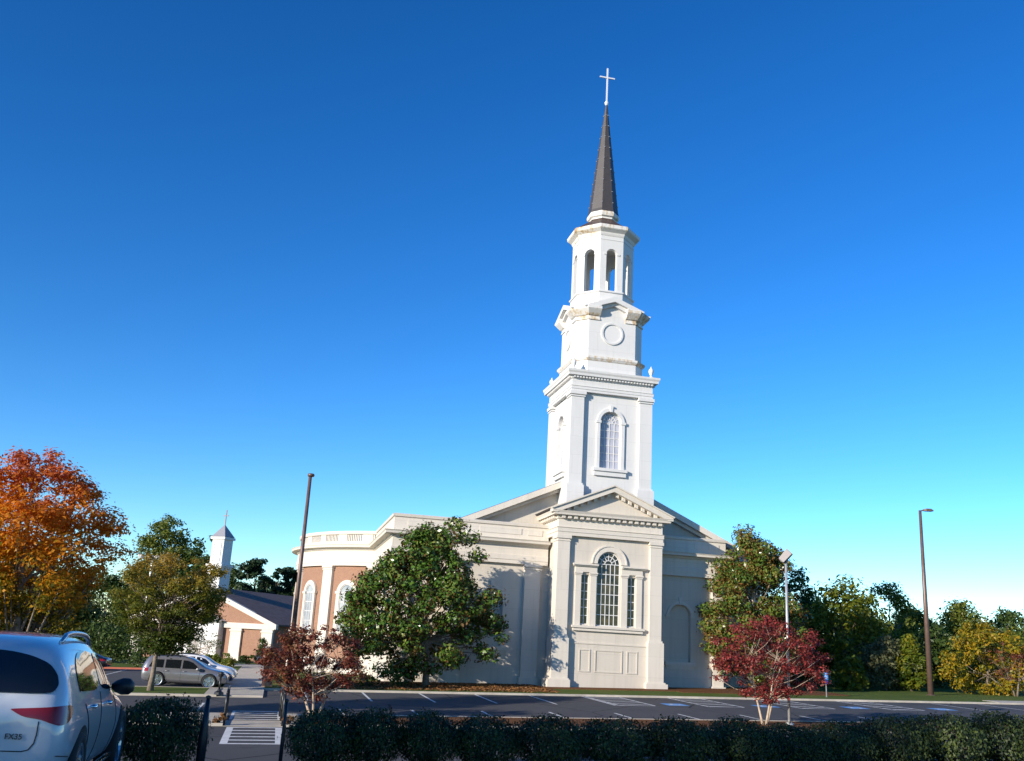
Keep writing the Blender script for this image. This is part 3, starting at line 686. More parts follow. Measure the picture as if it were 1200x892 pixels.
for i in range(4): mb.face([a[i], a[(i+1) % 4], ap])
cpart(mb, 'steeple_roof', mat('grey_slate', (.24, .24, .27), .6))
mb = MB(); lb(mb, -.05, .05, 16.8, 18.9, -1.9, -1.8); lb(mb, -.42, .42, 18.1, 18.2, -1.9, -1.8); cpart(mb, 'cross', M_METALPOLE)

# ---------------------------------------------------------------- foliage
def leafmat(name, cols, rough=.45, trans=.3, under=None, zgrad=None, vs=.5):
    """cols: ramp of leaf colours picked per leaf and per patch; zgrad: colour ramp by height on the tree"""
    def f(nt, b):
        gm = nt.nodes.new('ShaderNodeNewGeometry'); t = tc(nt)
        n = noise(nt, vs, 3, t)
        a = N(nt, 'ShaderNodeMath', operation='MULTIPLY_ADD'); a.inputs[1].default_value = .45; a.inputs[2].default_value = -.22
        nt.links.new(gm.outputs['Random Per Island'], a.inputs[0])
        s = N(nt, 'ShaderNodeMath', operation='ADD'); nt.links.new(n.outputs[0], s.inputs[0]); nt.links.new(a.outputs[0], s.inputs[1])
        st = [(.22+.56*i/(len(cols)-1), c) for i, c in enumerate(cols)]
        c = ramp(nt, st, s.outputs[0]).outputs[0]
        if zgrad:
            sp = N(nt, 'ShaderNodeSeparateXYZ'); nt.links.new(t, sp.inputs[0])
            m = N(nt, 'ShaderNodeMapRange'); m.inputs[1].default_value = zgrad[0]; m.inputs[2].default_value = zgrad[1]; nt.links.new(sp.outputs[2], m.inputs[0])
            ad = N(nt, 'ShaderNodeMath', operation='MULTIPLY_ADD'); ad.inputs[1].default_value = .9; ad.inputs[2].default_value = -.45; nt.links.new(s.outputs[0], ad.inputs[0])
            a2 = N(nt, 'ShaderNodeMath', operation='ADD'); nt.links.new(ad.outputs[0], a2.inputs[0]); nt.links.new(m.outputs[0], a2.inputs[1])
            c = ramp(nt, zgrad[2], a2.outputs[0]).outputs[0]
        if under: c = mixc(nt, gm.outputs['Backfacing'], c, under)
        nt.links.new(c, b.inputs['Base Color'])
        tr = nt.nodes.new('ShaderNodeBsdfTranslucent'); nt.links.new(c, tr.inputs[0])
        mx = nt.nodes.new('ShaderNodeMixShader'); mx.inputs[0].default_value = trans
        nt.links.new(b.outputs[0], mx.inputs[1]); nt.links.new(tr.outputs[0], mx.inputs[2])
        nt.links.new(mx.outputs[0], nt.nodes['Material Output'].inputs[0])
    return mat(name, rough=rough, spec=.35, build=f)
L_MAG = leafmat('magnolia_leaf', [(.03, .065, .010), (.055, .12, .016), (.10, .18, .024), (.19, .21, .05)], .24, .18, under=(.13, .075, .025))
L_MAG2 = leafmat('magnolia_leaf_bronze', [(.035, .07, .011), (.065, .12, .017), (.12, .17, .026), (.24, .17, .045)], .25, .18, under=(.20, .10, .03))
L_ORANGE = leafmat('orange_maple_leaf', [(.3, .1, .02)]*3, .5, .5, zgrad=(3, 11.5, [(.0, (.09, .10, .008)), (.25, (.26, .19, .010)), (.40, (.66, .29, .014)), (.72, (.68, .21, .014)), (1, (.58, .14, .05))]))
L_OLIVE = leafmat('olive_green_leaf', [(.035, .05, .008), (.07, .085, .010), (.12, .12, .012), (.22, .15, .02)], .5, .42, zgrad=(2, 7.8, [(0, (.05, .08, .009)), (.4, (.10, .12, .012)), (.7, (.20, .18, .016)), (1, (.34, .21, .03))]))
L_RED = leafmat('dark_red_leaf', [(.08, .016, .012), (.15, .03, .02), (.19, .055, .03), (.17, .09, .03)], .5, .3, vs=.9)
L_CRIMSON = leafmat('crimson_leaf', [(.07, .018, .014), (.15, .03, .022), (.34, .04, .042), (.23, .07, .035)], .5, .3, vs=.7)
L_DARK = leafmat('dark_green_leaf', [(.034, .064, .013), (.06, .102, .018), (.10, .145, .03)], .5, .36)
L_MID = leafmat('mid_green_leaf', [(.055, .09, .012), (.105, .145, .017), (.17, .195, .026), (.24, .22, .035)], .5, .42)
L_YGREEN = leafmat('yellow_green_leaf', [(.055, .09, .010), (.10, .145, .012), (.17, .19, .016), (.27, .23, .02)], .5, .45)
L_YELLOW = leafmat('yellow_leaf', [(.10, .12, .008), (.21, .19, .010), (.36, .25, .012), (.46, .25, .015)], .5, .38)
L_GREYG = leafmat('grey_green_leaf', [(.07, .085, .035), (.11, .12, .05), (.16, .15, .07)], .6, .25)
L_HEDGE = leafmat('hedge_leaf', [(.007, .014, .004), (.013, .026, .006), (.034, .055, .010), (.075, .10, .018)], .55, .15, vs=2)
L_PINE = leafmat('pine_needle', [(.012, .03, .012), (.022, .05, .018), (.04, .075, .025)], .6, .15)
L_DEAD = leafmat('dead_leaf', [(.10, .05, .02), (.22, .10, .03), (.34, .16, .05)], .7, .1, vs=5)

def leaf_mesh(name, C, Nn, size, rng, aspect=1.9, fold=.0):
    """C (n,3) centres, Nn (n,3) leaf normals, size (n,) -> kite shaped leaves"""
    n = len(C); Nn = Nn/np.maximum(np.linalg.norm(Nn, axis=1, keepdims=True), 1e-6)
    t = rng.normal(size=(n, 3)); t[:, 2] -= .3; t -= Nn*(t*Nn).sum(1, keepdims=True); t /= np.maximum(np.linalg.norm(t, axis=1, keepdims=True), 1e-6)
    w = np.cross(Nn, t); s = size[:, None]
    V = np.stack([C-t*s*.5, C-w*s*.5/aspect+t*s*.05+Nn*s*.06, C+t*s*.5, C+w*s*.5/aspect+t*s*.05+Nn*s*.06], 1).reshape(-1, 3)
    me = bpy.data.meshes.new(name); me.vertices.add(4*n); me.loops.add(4*n); me.polygons.add(n)
    me.vertices.foreach_set('co', V.astype(np.float32).ravel()); me.loops.foreach_set('vertex_index', np.arange(4*n, dtype=np.int32))
    me.polygons.foreach_set('loop_start', np.arange(0, 4*n, 4, dtype=np.int32)); me.polygons.foreach_set('loop_total', np.full(n, 4, dtype=np.int32))
    me.update(); me.validate(); return me
def leaves_at(name, clumps, n, leaf, m, parent, rng, up=.5, shell=.55):
    """clumps: list of (centre, radius, flatten)"""
    vol = np.array([c[1]**2 for c in clumps]); cnt = np.maximum(3, (vol/vol.sum()*n).astype(int)); Cs, Ns = [], []
    for (c, r, fl), k in zip(clumps, cnt):
        d = rng.normal(size=(k, 3)); d /= np.linalg.norm(d, axis=1, keepdims=True)
        rr = r*(shell+(1-shell)*rng.random((k, 1)))*(.75+.5*rng.random((k, 1))); p = d*rr; p[:, 2] *= fl
        Cs.append(np.array(c)+p); q = d*.8+rng.normal(size=(k, 3))*.55; q[:, 2] += up; Ns.append(q)
    C = np.concatenate(Cs); Nn = np.concatenate(Ns); sz = leaf*(.45+1.0*rng.random(len(C))**1.3)
    me = leaf_mesh(name, C, Nn, sz, rng); me.materials.append(m)
    o = bpy.data.objects.new(name, me); COL.objects.link(o); o.parent = parent; return o
def crown_clumps(rng, c, rad, n, cr, shape='round', fl=.75, low=-1.):
    out = []; c = np.array(c, float); rad = np.array(rad, float); tries = 0
    while len(out) < n and tries < 9000:
        tries += 1
        d = rng.uniform(-1, 1, 3); q = np.linalg.norm(d)
        if q > 1 or d[2] < low: continue
        if rng.random() > q**1.3+.12: continue
        k = 1.
        if shape == 'ragged':
            a_ = math.atan2(d[1], d[0]); k = .80+.20*math.sin(3*a_+4*d[2])+.14*math.sin(7*a_+1.3)*math.cos(5*d[2])
            if math.sin(d[0]*5.1+1)*math.sin(d[1]*4.3+2)*math.sin(d[2]*5.7) > .42: continue
        if shape == 'cone': k = max(.12, (1-d[2])/1.75)
        if shape == 'vase': k = .45+.55*(d[2]+1)/1.6
        if shape == 'pyramid': k = min(1, max(.18, .74-.52*d[2]))
        if shape == 'egg': k = min(1, max(.25, .95-.38*d[2]))
        p = c+d*rad*np.array([k, k, 1]); out.append((p, cr*rng.uniform(.6, 1.3), fl))
    return out
def limbs(mb, base, top, r, clumps, rng, frac=.5, nmain=5, start=.35, n=6, rmin=.012):
    base, top = np.array(base, float), np.array(top, float); H = np.linalg.norm(top-base)
    pts = [base+(top-base)*t+np.array([math.sin(t*5+r*9), math.cos(t*4+r*7), 0])*H*.015*t for t in np.linspace(0, 1, 7)]
    rads = [r*(1.25 if i == 0 else 1-.82*i/6) for i in range(7)]
    mb.tube(pts, rads, 8)
    idx = rng.permutation(len(clumps))[:int(len(clumps)*frac)]
    for i in idx:
        c = np.array(clumps[i][0]); hz = (c[2]-base[2])/max(H, .1)
        t = min(.97, max(start, hz-.18-.25*rng.random())); s = base+(top-base)*t
        mid = s*.45+c*.55+np.array([0, 0, -.06*np.linalg.norm(c-s)]); rb = max(rmin*1.5, r*(1-.8*t)*.5)
        mb.tube([s, mid, c], [rb, rb*.55, rmin], 5, False)
def tree(name, label, base, crown_c, rad, m, bark=None, n=6000, leaf=.3, nc=70, cr=.9, tr=.2, seed=1, shape='round', fl=.75, low=-1., group=None, frac=.5, cat='tree', top=None, stems=1, up=.5, shell=.5, start=.35, spread=.5, rz=0, rmin=.012, extra=None):
    rng = np.random.default_rng(seed); b = Vector(base)
    t = thing(name, label, cat, b, rz, group)
    lc = np.array(crown_c, float)
    cl = crown_clumps(rng, lc, rad, nc, cr, shape, fl, low)
    if extra: cl += [(np.array(p, float), r_, fl) for p, r_ in extra]
    mb = MB(); tp = np.array(top if top is not None else lc+np.array([0, 0, rad[2]*.55]))
    if stems == 1: limbs(mb, (0, 0, -.1), tp, tr, cl, rng, frac, start=start, rmin=rmin)
    else:
        for k in range(stems):
            a = 2*math.pi*k/stems+.4; q = tp+np.array([math.cos(a), math.sin(a), 0])*rad[0]*spread
            sub = [c for c in cl if (math.atan2(c[0][1]-lc[1], c[0][0]-lc[0])-a) % (2*math.pi) < 2*math.pi/stems*1.3]
            limbs(mb, (math.cos(a)*.1, math.sin(a)*.1, -.1), q, tr, sub or cl, rng, frac, start=start, rmin=rmin)
    mb.build('trunk', bark or M_BARK, t, smooth=True, recalc=False)
    leaves_at('crown', cl, n, leaf, m, t, rng, up, shell)
    return t
def gpt(x, Y, dz=0):                             # ground point under pixel column x at depth Y
    d = ray(x, 800); X = d.x/d.y*Y; return Vector((X, Y, G(X, Y)+dz))
def sz(x0, x1, Y): return at(x1, 720, Y).x-at(x0, 720, Y).x

# magnolias in front of the church
p = gpt(499, 71.6, .13); h = topz(520, 600, 71.6)-p.z
tree('magnolia_tree', 'big glossy dark green magnolia against the cream wall left of the window bay', p, (-.5, 0, 6.0), (7.0, 4.0, 5.6), L_MAG, M_BARK, n=44000, leaf=.29, nc=185, cr=.92, tr=.22, seed=11, shape='pyramid', fl=.7, group=None, up=.35, shell=.45,
     extra=[((1.4, 0, 11.6), 1.0), ((2.4, .3, 10.7), 1.1), ((3.2, .2, 9.4), .9), ((-.8, 0, 11.0), 1.1), ((-4.6, -.3, 7.4), .9), ((-3.4, -.6, 8.6), .9), ((4.6, -.2, 6.4), 1.1), ((4.9, 0, 4.6), 1.1), ((4.2, -.3, 2.4), 1.0), ((-5.4, 0, 4.2), 1.1), ((-5.6, 0, 5.8), .9), ((-4.4, 0, 2.4), 1.1), ((.6, -.5, 10.6), 1.2), ((-1.9, .2, 10.4), 1.0)])
p = gpt(884, 74.6, .13)
tree('magnolia_tree', 'tall narrow bronze-tinged magnolia at the right corner of the church behind the crimson tree', p, (0, 0, 6.6), (4.3, 3.6, 6.3), L_MAG2, M_PALEBARK, n=42000, leaf=.27, nc=165, cr=.95, tr=.2, seed=23, shape='egg', fl=.7, up=.35, shell=.45,
     extra=[((-3.6, -.5, 3.4), 1.2), ((-4.0, -.4, 5.0), 1.0), ((3.6, 0, 3.6), 1.1)])
# red trees in the median
def px_tree(xb, Y, x0, x1, y0, y1):
    """base, crown centre (local) and radii from where it stands and how wide and tall it is seen"""
    b = gpt(xb, Y, .1); xa, xc = at(x0, (y0+y1)/2, Y).x, at(x1, (y0+y1)/2, Y).x; zt, zb = at((x0+x1)/2, y0, Y).z, at((x0+x1)/2, y1, Y).z
    return b, ((xa+xc)/2-b.x, 0, (zt+zb)/2-b.z), ((xc-xa)/2, (xc-xa)/2*.9, (zt-zb)/2)
b, c, r = px_tree(372, 47.3, 304, 434, 733, 818)
tree('red_leaved_tree', 'small dark red tree with pale forked trunk in the median left of the magnolia', b, c, r, L_RED, M_PALEBARK, n=15000, leaf=.14, nc=130, cr=.45, tr=.075, seed=5, shape='round', fl=.6, stems=3, start=.45, frac=.4, group='red trees in the median', up=.7, shell=.2, top=(c[0], 0, c[2]))
b, c, r = px_tree(896, 47.6, 834, 964, 724, 822)
tree('red_leaved_tree', 'crimson tree with pale trunk in the median beside the grey lamp post', b, c, r, L_CRIMSON, M_PALEBARK, n=17000, leaf=.14, nc=145, cr=.48, tr=.07, seed=8, shape='round', fl=.6, stems=3, start=.4, frac=.4, group='red trees in the median', up=.7, shell=.2, top=(c[0], 0, c[2]), spread=.35)
# left trees
b, c, r = px_tree(22, 47, -75, 142, 528, 768)
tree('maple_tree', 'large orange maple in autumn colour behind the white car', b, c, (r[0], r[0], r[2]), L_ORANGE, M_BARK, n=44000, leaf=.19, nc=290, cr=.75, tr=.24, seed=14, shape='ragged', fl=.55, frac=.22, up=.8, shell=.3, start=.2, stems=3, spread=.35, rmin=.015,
     top=(c[0], 0, c[2]+r[2]*.55))
b, c, r = px_tree(177, 62.6, 108, 282, 650, 768)
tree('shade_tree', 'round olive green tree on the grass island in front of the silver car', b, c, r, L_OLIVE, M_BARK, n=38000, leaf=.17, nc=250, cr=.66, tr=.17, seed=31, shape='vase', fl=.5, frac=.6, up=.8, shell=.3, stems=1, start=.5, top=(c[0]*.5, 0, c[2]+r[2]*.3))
b, c, r = px_tree(233, 102, 214, 262, 742, 764)
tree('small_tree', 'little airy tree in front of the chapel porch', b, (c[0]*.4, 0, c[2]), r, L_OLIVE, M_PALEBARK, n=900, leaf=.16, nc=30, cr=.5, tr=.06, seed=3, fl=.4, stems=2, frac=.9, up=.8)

def shrub(name, label, base, rx, ry, h, m, n, leaf, seed, group=None, nc=26, pointed=False, cat='shrub'):
    rng = np.random.default_rng(seed); t = thing(name, label, cat, base, 0, group)
    mb = MB()
    for k in range(7):
        a = k*2.4; mb.tube([(0, 0, -.1), (math.cos(a)*rx*.35, math.sin(a)*ry*.35, h*.35), (math.cos(a)*rx*.6, math.sin(a)*ry*.6, h*.72)], [.03, .02, .008], 5, False)
    mb.build('stem', M_DARKBARK, t, recalc=False)
    cl = crown_clumps(rng, (0, 0, h*.5), (rx*.85, ry*.85, h*.42), nc, min(rx, h*.5)*.42, 'cone' if pointed else 'round', .8)
    leaves_at('foliage', cl, n, leaf, m, t, rng, .3, .4); return t
for xp, Y, rx, h, m, lab, pt in ((303, 112, .95, 3.3, L_DARK, 'narrow pointed evergreen shrub against the brick chapel wall', True), (246, 100, 1.1, 1.3, L_MID, 'low round shrub beside the chapel steps, nearer the porch', False), (262, 99, 1.0, 1.4, L_MID, 'low round shrub at the walkway corner by the chapel', False), (288, 111, 1.3, 1.0, L_OLIVE, 'low spreading bronze shrub under the brick panel of the chapel', False)):
    shrub('shrub', lab, gpt(xp, Y, .1), rx, rx, h, m, 900, .22, int(xp), pointed=pt)
shrub('shrub', 'dark round bush at the lawn edge behind the black sedan', gpt(155, 95, .1), .8, .8, 1.3, L_DARK, 700, .2, 91)
for xp, Y, rx, h in ((394, 69.4, .8, .9), (432, 69.8, .9, .8), (468, 69.2, .7, .7)):
    shrub('shrub', {394: 'low bronze shrub in the mulch left of the magnolia', 432: 'low bronze shrub in the mulch under the left side of the magnolia', 468: 'low bronze shrub close to the magnolia trunk'}[xp], gpt(xp, Y, .13), rx, rx, h, L_RED if xp < 400 else L_OLIVE, 500, .14, xp, 'low shrubs in the mulch bed')

# woods on the right and behind the chapel: six kinds built once, then copied
KIND = {}
def kind(k, *a, **kw):
    KIND[k] = (a, kw)
def wood(k, lab, xp, Y, ytop, xw, seed, **kw):
    b = gpt(xp, Y); zt = at(xp, ytop, Y).z; H_ = zt-b.z; rw = sz(xp-xw/2, xp+xw/2, Y)/2
    d = dict(m=L_MID, bark=M_BARK, shape='egg', cl=.52, rz=.47, fl=.7, leaf=.42, n=4200, nc=75, cr=.17, low=-1)
    d['n'] = 7000; d['nc'] = 95
    d.update(dict(dark=dict(m=L_DARK), mid=dict(m=L_MID), yg=dict(m=L_YGREEN), yel=dict(m=L_YELLOW), grey=dict(m=L_GREYG, n=4000, leaf=.32, nc=70), cone=dict(m=L_YGREEN, shape='cone', cl=.52, rz=.5), pine=dict(m=L_PINE, cl=.66, rz=.33, nc=42, cr=.2, fl=.45, shape='round', bark=M_DARKBARK), airy=dict(m=L_MID, n=3600, nc=52, cr=.14, cl=.6, rz=.4, leaf=.36))[k]); d.update(kw)
    return tree({'pine': 'pine_tree', 'cone': 'conifer_tree'}.get(k, 'woodland_tree'), lab, b, (0, 0, H_*d['cl']), (rw, rw*.9, H_*d['rz']), d['m'], d['bark'], n=d['n'], leaf=d['leaf'], nc=d['nc'], cr=max(.5, min(rw, H_*.5)*2*d['cr']), tr=max(.12, H_*.022), seed=seed, shape=d['shape'], fl=d['fl'], frac=.4, shell=.4, group='trees of the woods')
wood('yg', 'yellow-green tree rising right of the bronze magnolia', 990, 88, 677, 92, 41, n=11000, nc=130)
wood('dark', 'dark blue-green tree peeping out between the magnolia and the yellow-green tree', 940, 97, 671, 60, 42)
wood('airy', 'tall thin-crowned tree with sky showing through, left of the tall right lamp post', 1046, 100, 684, 66, 43, n=6000, rz=.46, cl=.54, cr=.16)
wood('mid', 'green tree just left of the tall bronze lamp post', 1075, 104, 712, 50, 44)
wood('grey', 'grey-green leafless-looking tree low in front of the woods', 1038, 82, 748, 56, 45, cl=.5, rz=.5, n=7000)
wood('cone', 'bright green conifer just left of the foot of the tall lamp post', 1068, 81, 745, 44, 46, n=7000)
wood('mid', 'mid green round-topped tree just right of the tall bronze lamp post', 1133, 105, 704, 62, 47)
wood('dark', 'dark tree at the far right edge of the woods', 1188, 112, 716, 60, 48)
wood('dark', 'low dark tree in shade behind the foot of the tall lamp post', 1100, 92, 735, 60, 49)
wood('yg', 'sunlit green-yellow tree behind the round yellow bush', 1150, 98, 742, 60, 50)
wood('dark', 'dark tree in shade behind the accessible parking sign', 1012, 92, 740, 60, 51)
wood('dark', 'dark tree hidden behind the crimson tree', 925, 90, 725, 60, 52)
wood('yg', 'small bright yellow-green bushy tree right of the accessible parking sign', 996, 80, 768, 36, 53, cl=.5, rz=.5, n=1500)
wood('mid', 'green tree beyond the right edge of the yellow bush', 1230, 98, 725, 70, 54)
wood('mid', 'green tree filling the gap between the thin-crowned tree and the yellow-green one', 1015, 108, 722, 60, 55)
wood('yel', 'big round yellow bush-like tree on the grass at the right edge', 1158, 79, 730, 106, 56, cl=.5, rz=.5, n=9000, leaf=.3, nc=120, cr=.13)
b = gpt(1190, 76.5); tree('red_leaved_tree', 'small dusky red tree in front of the yellow bush at the right edge', b, (0, 0, 2.9), (2.3, 2.0, 1.8), L_RED, M_BARK, n=1500, leaf=.18, nc=40, cr=.5, tr=.08, seed=57, stems=3, frac=.9, fl=.5)
for i, (xp, Y, yt, w) in enumerate(((905, 118, 720, 70), (955, 122, 715, 70), (1010, 125, 728, 80), (1070, 126, 728, 80), (1125, 128, 728, 80), (1180, 126, 730, 80), (1250, 120, 715, 90))):
    wood('mid', ['far green tree behind the bronze magnolia', 'far green tree behind the yellow-green tree', 'far green tree behind the thin-crowned tree', 'far green tree behind the lamp post', 'far green tree behind the round-topped tree', 'far green tree behind the yellow bush', 'far green tree past the right edge of the yellow bush'][i], xp, Y, yt-8, w*1.2, 70+i, n=6000, leaf=.5)
# left background
wood('mid', 'tall round green tree behind the orange maple and the floodlights', 171, 152, 601, 64, 81, n=12000, leaf=.45, cl=.6, rz=.4, shape='round', nc=150)
wood('dark', 'green tree left of the chapel steeple', 220, 150, 626, 52, 82, leaf=.5, cl=.6, rz=.4, shape='round', n=8000)
wood('pine', 'pine tree directly right of the chapel steeple', 284, 165, 648, 40, 83, leaf=.6)
wood('pine', 'slim pine standing alone between the steeple and the tall left lamp post', 311, 170, 655, 20, 84, leaf=.55, n=1800, nc=20)
wood('pine', 'pine tree behind the tall left lamp post', 330, 168, 658, 34, 85, leaf=.6)
wood('mid', 'pale green tree behind the chapel roof beside the rotunda', 345, 160, 668, 40, 86, leaf=.55)
wood('dark', 'dark tree low behind the chapel roof ridge', 300, 176, 668, 50, 87, leaf=.6)
for i, (xp, Y, yt, w) in enumerate(((110, 150, 668, 70), (150, 158, 664, 70), (200, 150, 658, 60), (60, 112, 660, 80), (10, 108, 640, 80), (255, 172, 655, 40))):
    wood('dark', ['dark tree behind the orange maple\'s right edge', 'dark tree below the floodlights', 'dark tree behind the olive island tree', 'dark tree behind the middle of the orange maple', 'dark tree behind the left of the orange maple', 'dark tree directly behind the chapel steeple'][i], xp, Y, yt, w, 90+i, leaf=.5)
for i, xp in enumerate((60, 85, 108, 128, 150, 172, 196)):
    shrub('shrub', ['dark bush behind the black sedan, first from the maple trunk', 'dark bush above the black sedan\'s boot', 'dark bush above the black sedan\'s roof', 'dark bush above the black sedan\'s bonnet', 'dark bush behind the lawn above the red kerb', 'dark bush behind the olive tree trunk', 'dark bush left of the chapel porch'][i], gpt(xp, 106+i % 2*2, .1), 2.6, 2.0, 3.2+.6*(i % 3), L_DARK, 900, .34, 300+i, 'dark bushes behind the lawn')
# trees behind the photographer that shade the near lot (outside the picture)
for i, (x, y, h_, rr) in enumerate(((-28.3, -2.2, 20, 6.0), (-31.6, 4.6, 19, 6.0), (-22, 9.5, 17, 5.6))):
    tree('oak_tree', ['broad oak behind the left of the near lot, outside the picture', 'second broad oak left of the near lot, outside the picture', 'third oak left of the near lot, outside the picture'][i], (x, y, G(x, y)), (0, 0, h_*.58), (rr, rr, h_*.41), L_DARK, M_BARK, n=13000, leaf=.6, nc=150, cr=1.4, tr=.35, seed=400+i, fl=.8)

# clipped hedge along the edge of the near lot: every mound its own shrub
HX = [190, 384, 440, 503, 570, 645, 722, 795, 866, 928, 985, 1043, 1108, 1172, 1240, 1310]
HT = [815, 829, 829, 833, 838, 838, 841, 841, 841, 848, 845, 839, 836, 834, 834, 834]
HD = ['lone near hedge mound between the white car and the stair rail', 'hedge mound right beside the stair rail, under the dark red tree', 'second hedge mound from the stair rail', 'hedge mound below the trunk of the big magnolia', 'hedge mound between the magnolia and the window bay', 'hedge mound below the left pilaster of the window bay', 'hedge mound below the middle of the window bay', 'hedge mound below the right pilaster of the window bay', 'hedge mound just left of the crimson tree', 'low hedge mound just right of the crimson tree', 'hedge mound below the accessible parking sign', 'sunlit hedge mound left of the tall right lamp post', 'sunlit hedge mound right of the tall lamp post', 'sunlit hedge mound at the right edge of the picture', 'hedge mound cut by the right edge of the picture', 'hedge mound beyond the right edge of the picture']
protos = []
rng = np.random.default_rng(77)
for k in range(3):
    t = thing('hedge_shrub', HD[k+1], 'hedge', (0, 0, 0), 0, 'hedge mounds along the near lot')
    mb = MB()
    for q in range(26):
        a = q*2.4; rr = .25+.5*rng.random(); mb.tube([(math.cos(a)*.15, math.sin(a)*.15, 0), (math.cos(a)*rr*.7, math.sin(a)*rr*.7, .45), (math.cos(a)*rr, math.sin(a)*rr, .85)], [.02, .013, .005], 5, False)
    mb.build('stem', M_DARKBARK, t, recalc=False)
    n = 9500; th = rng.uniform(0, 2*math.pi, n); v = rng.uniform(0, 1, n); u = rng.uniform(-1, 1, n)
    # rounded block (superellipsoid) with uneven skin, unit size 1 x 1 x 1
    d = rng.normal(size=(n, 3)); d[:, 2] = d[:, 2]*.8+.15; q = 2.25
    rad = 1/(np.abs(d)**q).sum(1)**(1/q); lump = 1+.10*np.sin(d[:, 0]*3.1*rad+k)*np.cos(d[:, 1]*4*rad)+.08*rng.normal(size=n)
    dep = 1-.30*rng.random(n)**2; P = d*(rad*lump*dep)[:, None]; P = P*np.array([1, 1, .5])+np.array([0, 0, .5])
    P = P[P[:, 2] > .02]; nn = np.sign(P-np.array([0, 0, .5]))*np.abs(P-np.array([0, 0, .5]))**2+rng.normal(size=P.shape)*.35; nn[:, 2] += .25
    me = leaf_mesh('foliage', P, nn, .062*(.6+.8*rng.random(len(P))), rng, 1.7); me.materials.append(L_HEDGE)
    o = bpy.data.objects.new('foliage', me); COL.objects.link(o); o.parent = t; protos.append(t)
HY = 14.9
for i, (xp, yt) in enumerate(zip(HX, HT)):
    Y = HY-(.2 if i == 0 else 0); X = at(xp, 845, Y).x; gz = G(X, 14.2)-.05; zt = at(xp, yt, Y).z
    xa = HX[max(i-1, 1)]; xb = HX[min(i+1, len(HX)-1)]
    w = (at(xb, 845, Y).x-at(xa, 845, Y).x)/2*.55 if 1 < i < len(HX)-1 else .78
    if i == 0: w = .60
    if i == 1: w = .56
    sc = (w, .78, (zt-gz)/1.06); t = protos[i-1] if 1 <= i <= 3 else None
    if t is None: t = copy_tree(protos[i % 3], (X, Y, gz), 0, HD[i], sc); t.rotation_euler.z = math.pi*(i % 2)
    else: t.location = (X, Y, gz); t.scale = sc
# fallen leaves on the bed (nobody could count them)
rng = np.random.default_rng(5); n = 2600
xs = rng.uniform(1.2, 17, n); ys = 13.3+abs(rng.normal(size=n))*.45
ys = np.minimum(ys, 14.2); P = np.array([(x, y, G(x, y)+.03+.03*rng.random()) for x, y in zip(xs, ys)]); nn = rng.normal(size=P.shape)*.5; nn[:, 2] += 1
me = leaf_mesh('leaf_litter', P, nn, .07+.05*rng.random(n), rng, 1.5); me.materials.append(L_DEAD)
o = bpy.data.objects.new('leaf_litter', me); COL.objects.link(o); tag(o, 'brown fallen leaves scattered along the foot of the hedge', 'leaves', None, 'stuff')
n = 5000; xs = rng.uniform(2, 19.5, n); ys = rng.uniform(67, 75.5, n); P = np.array([(x, y, G(x, y)+.16) for x, y in zip(xs, ys)]); nn = rng.normal(size=P.shape)*.4; nn[:, 2] += 1
me = leaf_mesh('leaf_litter', P, nn, .14+.1*rng.random(n), rng, 1.5); me.materials.append(L_DEAD)
o = bpy.data.objects.new('leaf_litter', me); COL.objects.link(o); tag(o, 'rusty fallen leaves under the big magnolia', 'leaves', None, 'stuff')

# ---------------------------------------------------------------- poles, signs, rails
def pole(name, lab, base, h, r0, r1, m, group=None, n=4):
    t = thing(name, lab, 'lamp post', base, 0, group)
    mb = MB(); mb.lathe([(0, -.1), (r0*1.5, -.1), (r0*1.5, .05), (r0*1.1, .12), (0, .12)], n=20); mb.build('base', m, t)
    mb = MB(); mb.tube([(0, 0, .1), (0, 0, h)], [r0, r1], n if n > 4 else 4); mb.build('pole', m, t, smooth=n > 6)
    return t
def shoebox(t, h, ang, m, L=.95, wd=.42, hh=.2):
    mb = MB(); u = Vector((math.cos(ang), math.sin(ang), 0)); v = Vector((-u.y, u.x, 0))
    def P(a, b_, c): return Vector((0, 0, h))+u*a+v*b_+Vector((0, 0, c))
    mb.tube([P(0, 0, -.1), P(.35, 0, -.02)], .05, 6)
    rows = []
    for a, w_, c0, c1 in ((.28, wd*.55, -.08, .06), (.5, wd, -.1, .12), (.9, wd, -.1, .12), (.28+L, wd*.7, -.08, 0)):
        rows.append([P(a, -w_/2, c0), P(a, w_/2, c0), P(a, w_/2*.9, c1), P(a, -w_/2*.9, c1)])
    mb.grid(rows, True, True); mb.build('lamp_head', m, t)
    g = MB(); g.face([P(.5, -wd*.38, -.108), P(1.0, -wd*.38, -.108), P(1.0, wd*.38, -.108), P(.5, wd*.38, -.108)]); g.build('lens', M_LENS, t, recalc=False)
b = gpt(337, 65.2, .1); zt = at(360, 557, 65.2).z
t = pole('lamp_post', 'tall dark bronze lamp post on the left in front of the brick rotunda', b, zt-b.z, .16, .11, M_METALPOLE, 'tall bronze lamp posts', 8); mb = MB(); mb.lathe([(0, 0), (.2, .02), (.24, .12), (.2, .22), (0, .26)], (.04, 0, zt-b.z-.1), 12); mb.build('lamp_head', M_METALPOLE, t, smooth=True)
b = gpt(1090, 74); zt = at(1076, 598, 74).z
t = pole('lamp_post', 'tall dark bronze lamp post on the grass at the right edge of the lot', b, zt-b.z, .25, .12, M_METALPOLE, 'tall bronze lamp posts', 8); shoebox(t, zt-b.z+.05, -.25, M_METALPOLE, .85, .4)
b = gpt(924, 47.4, .1); zt = at(921, 655, 47.4).z; hh = zt-b.z
t = thing('lamp_post', 'grey lamp post with a big square floodlight head beside the crimson tree', 'lamp post', b)
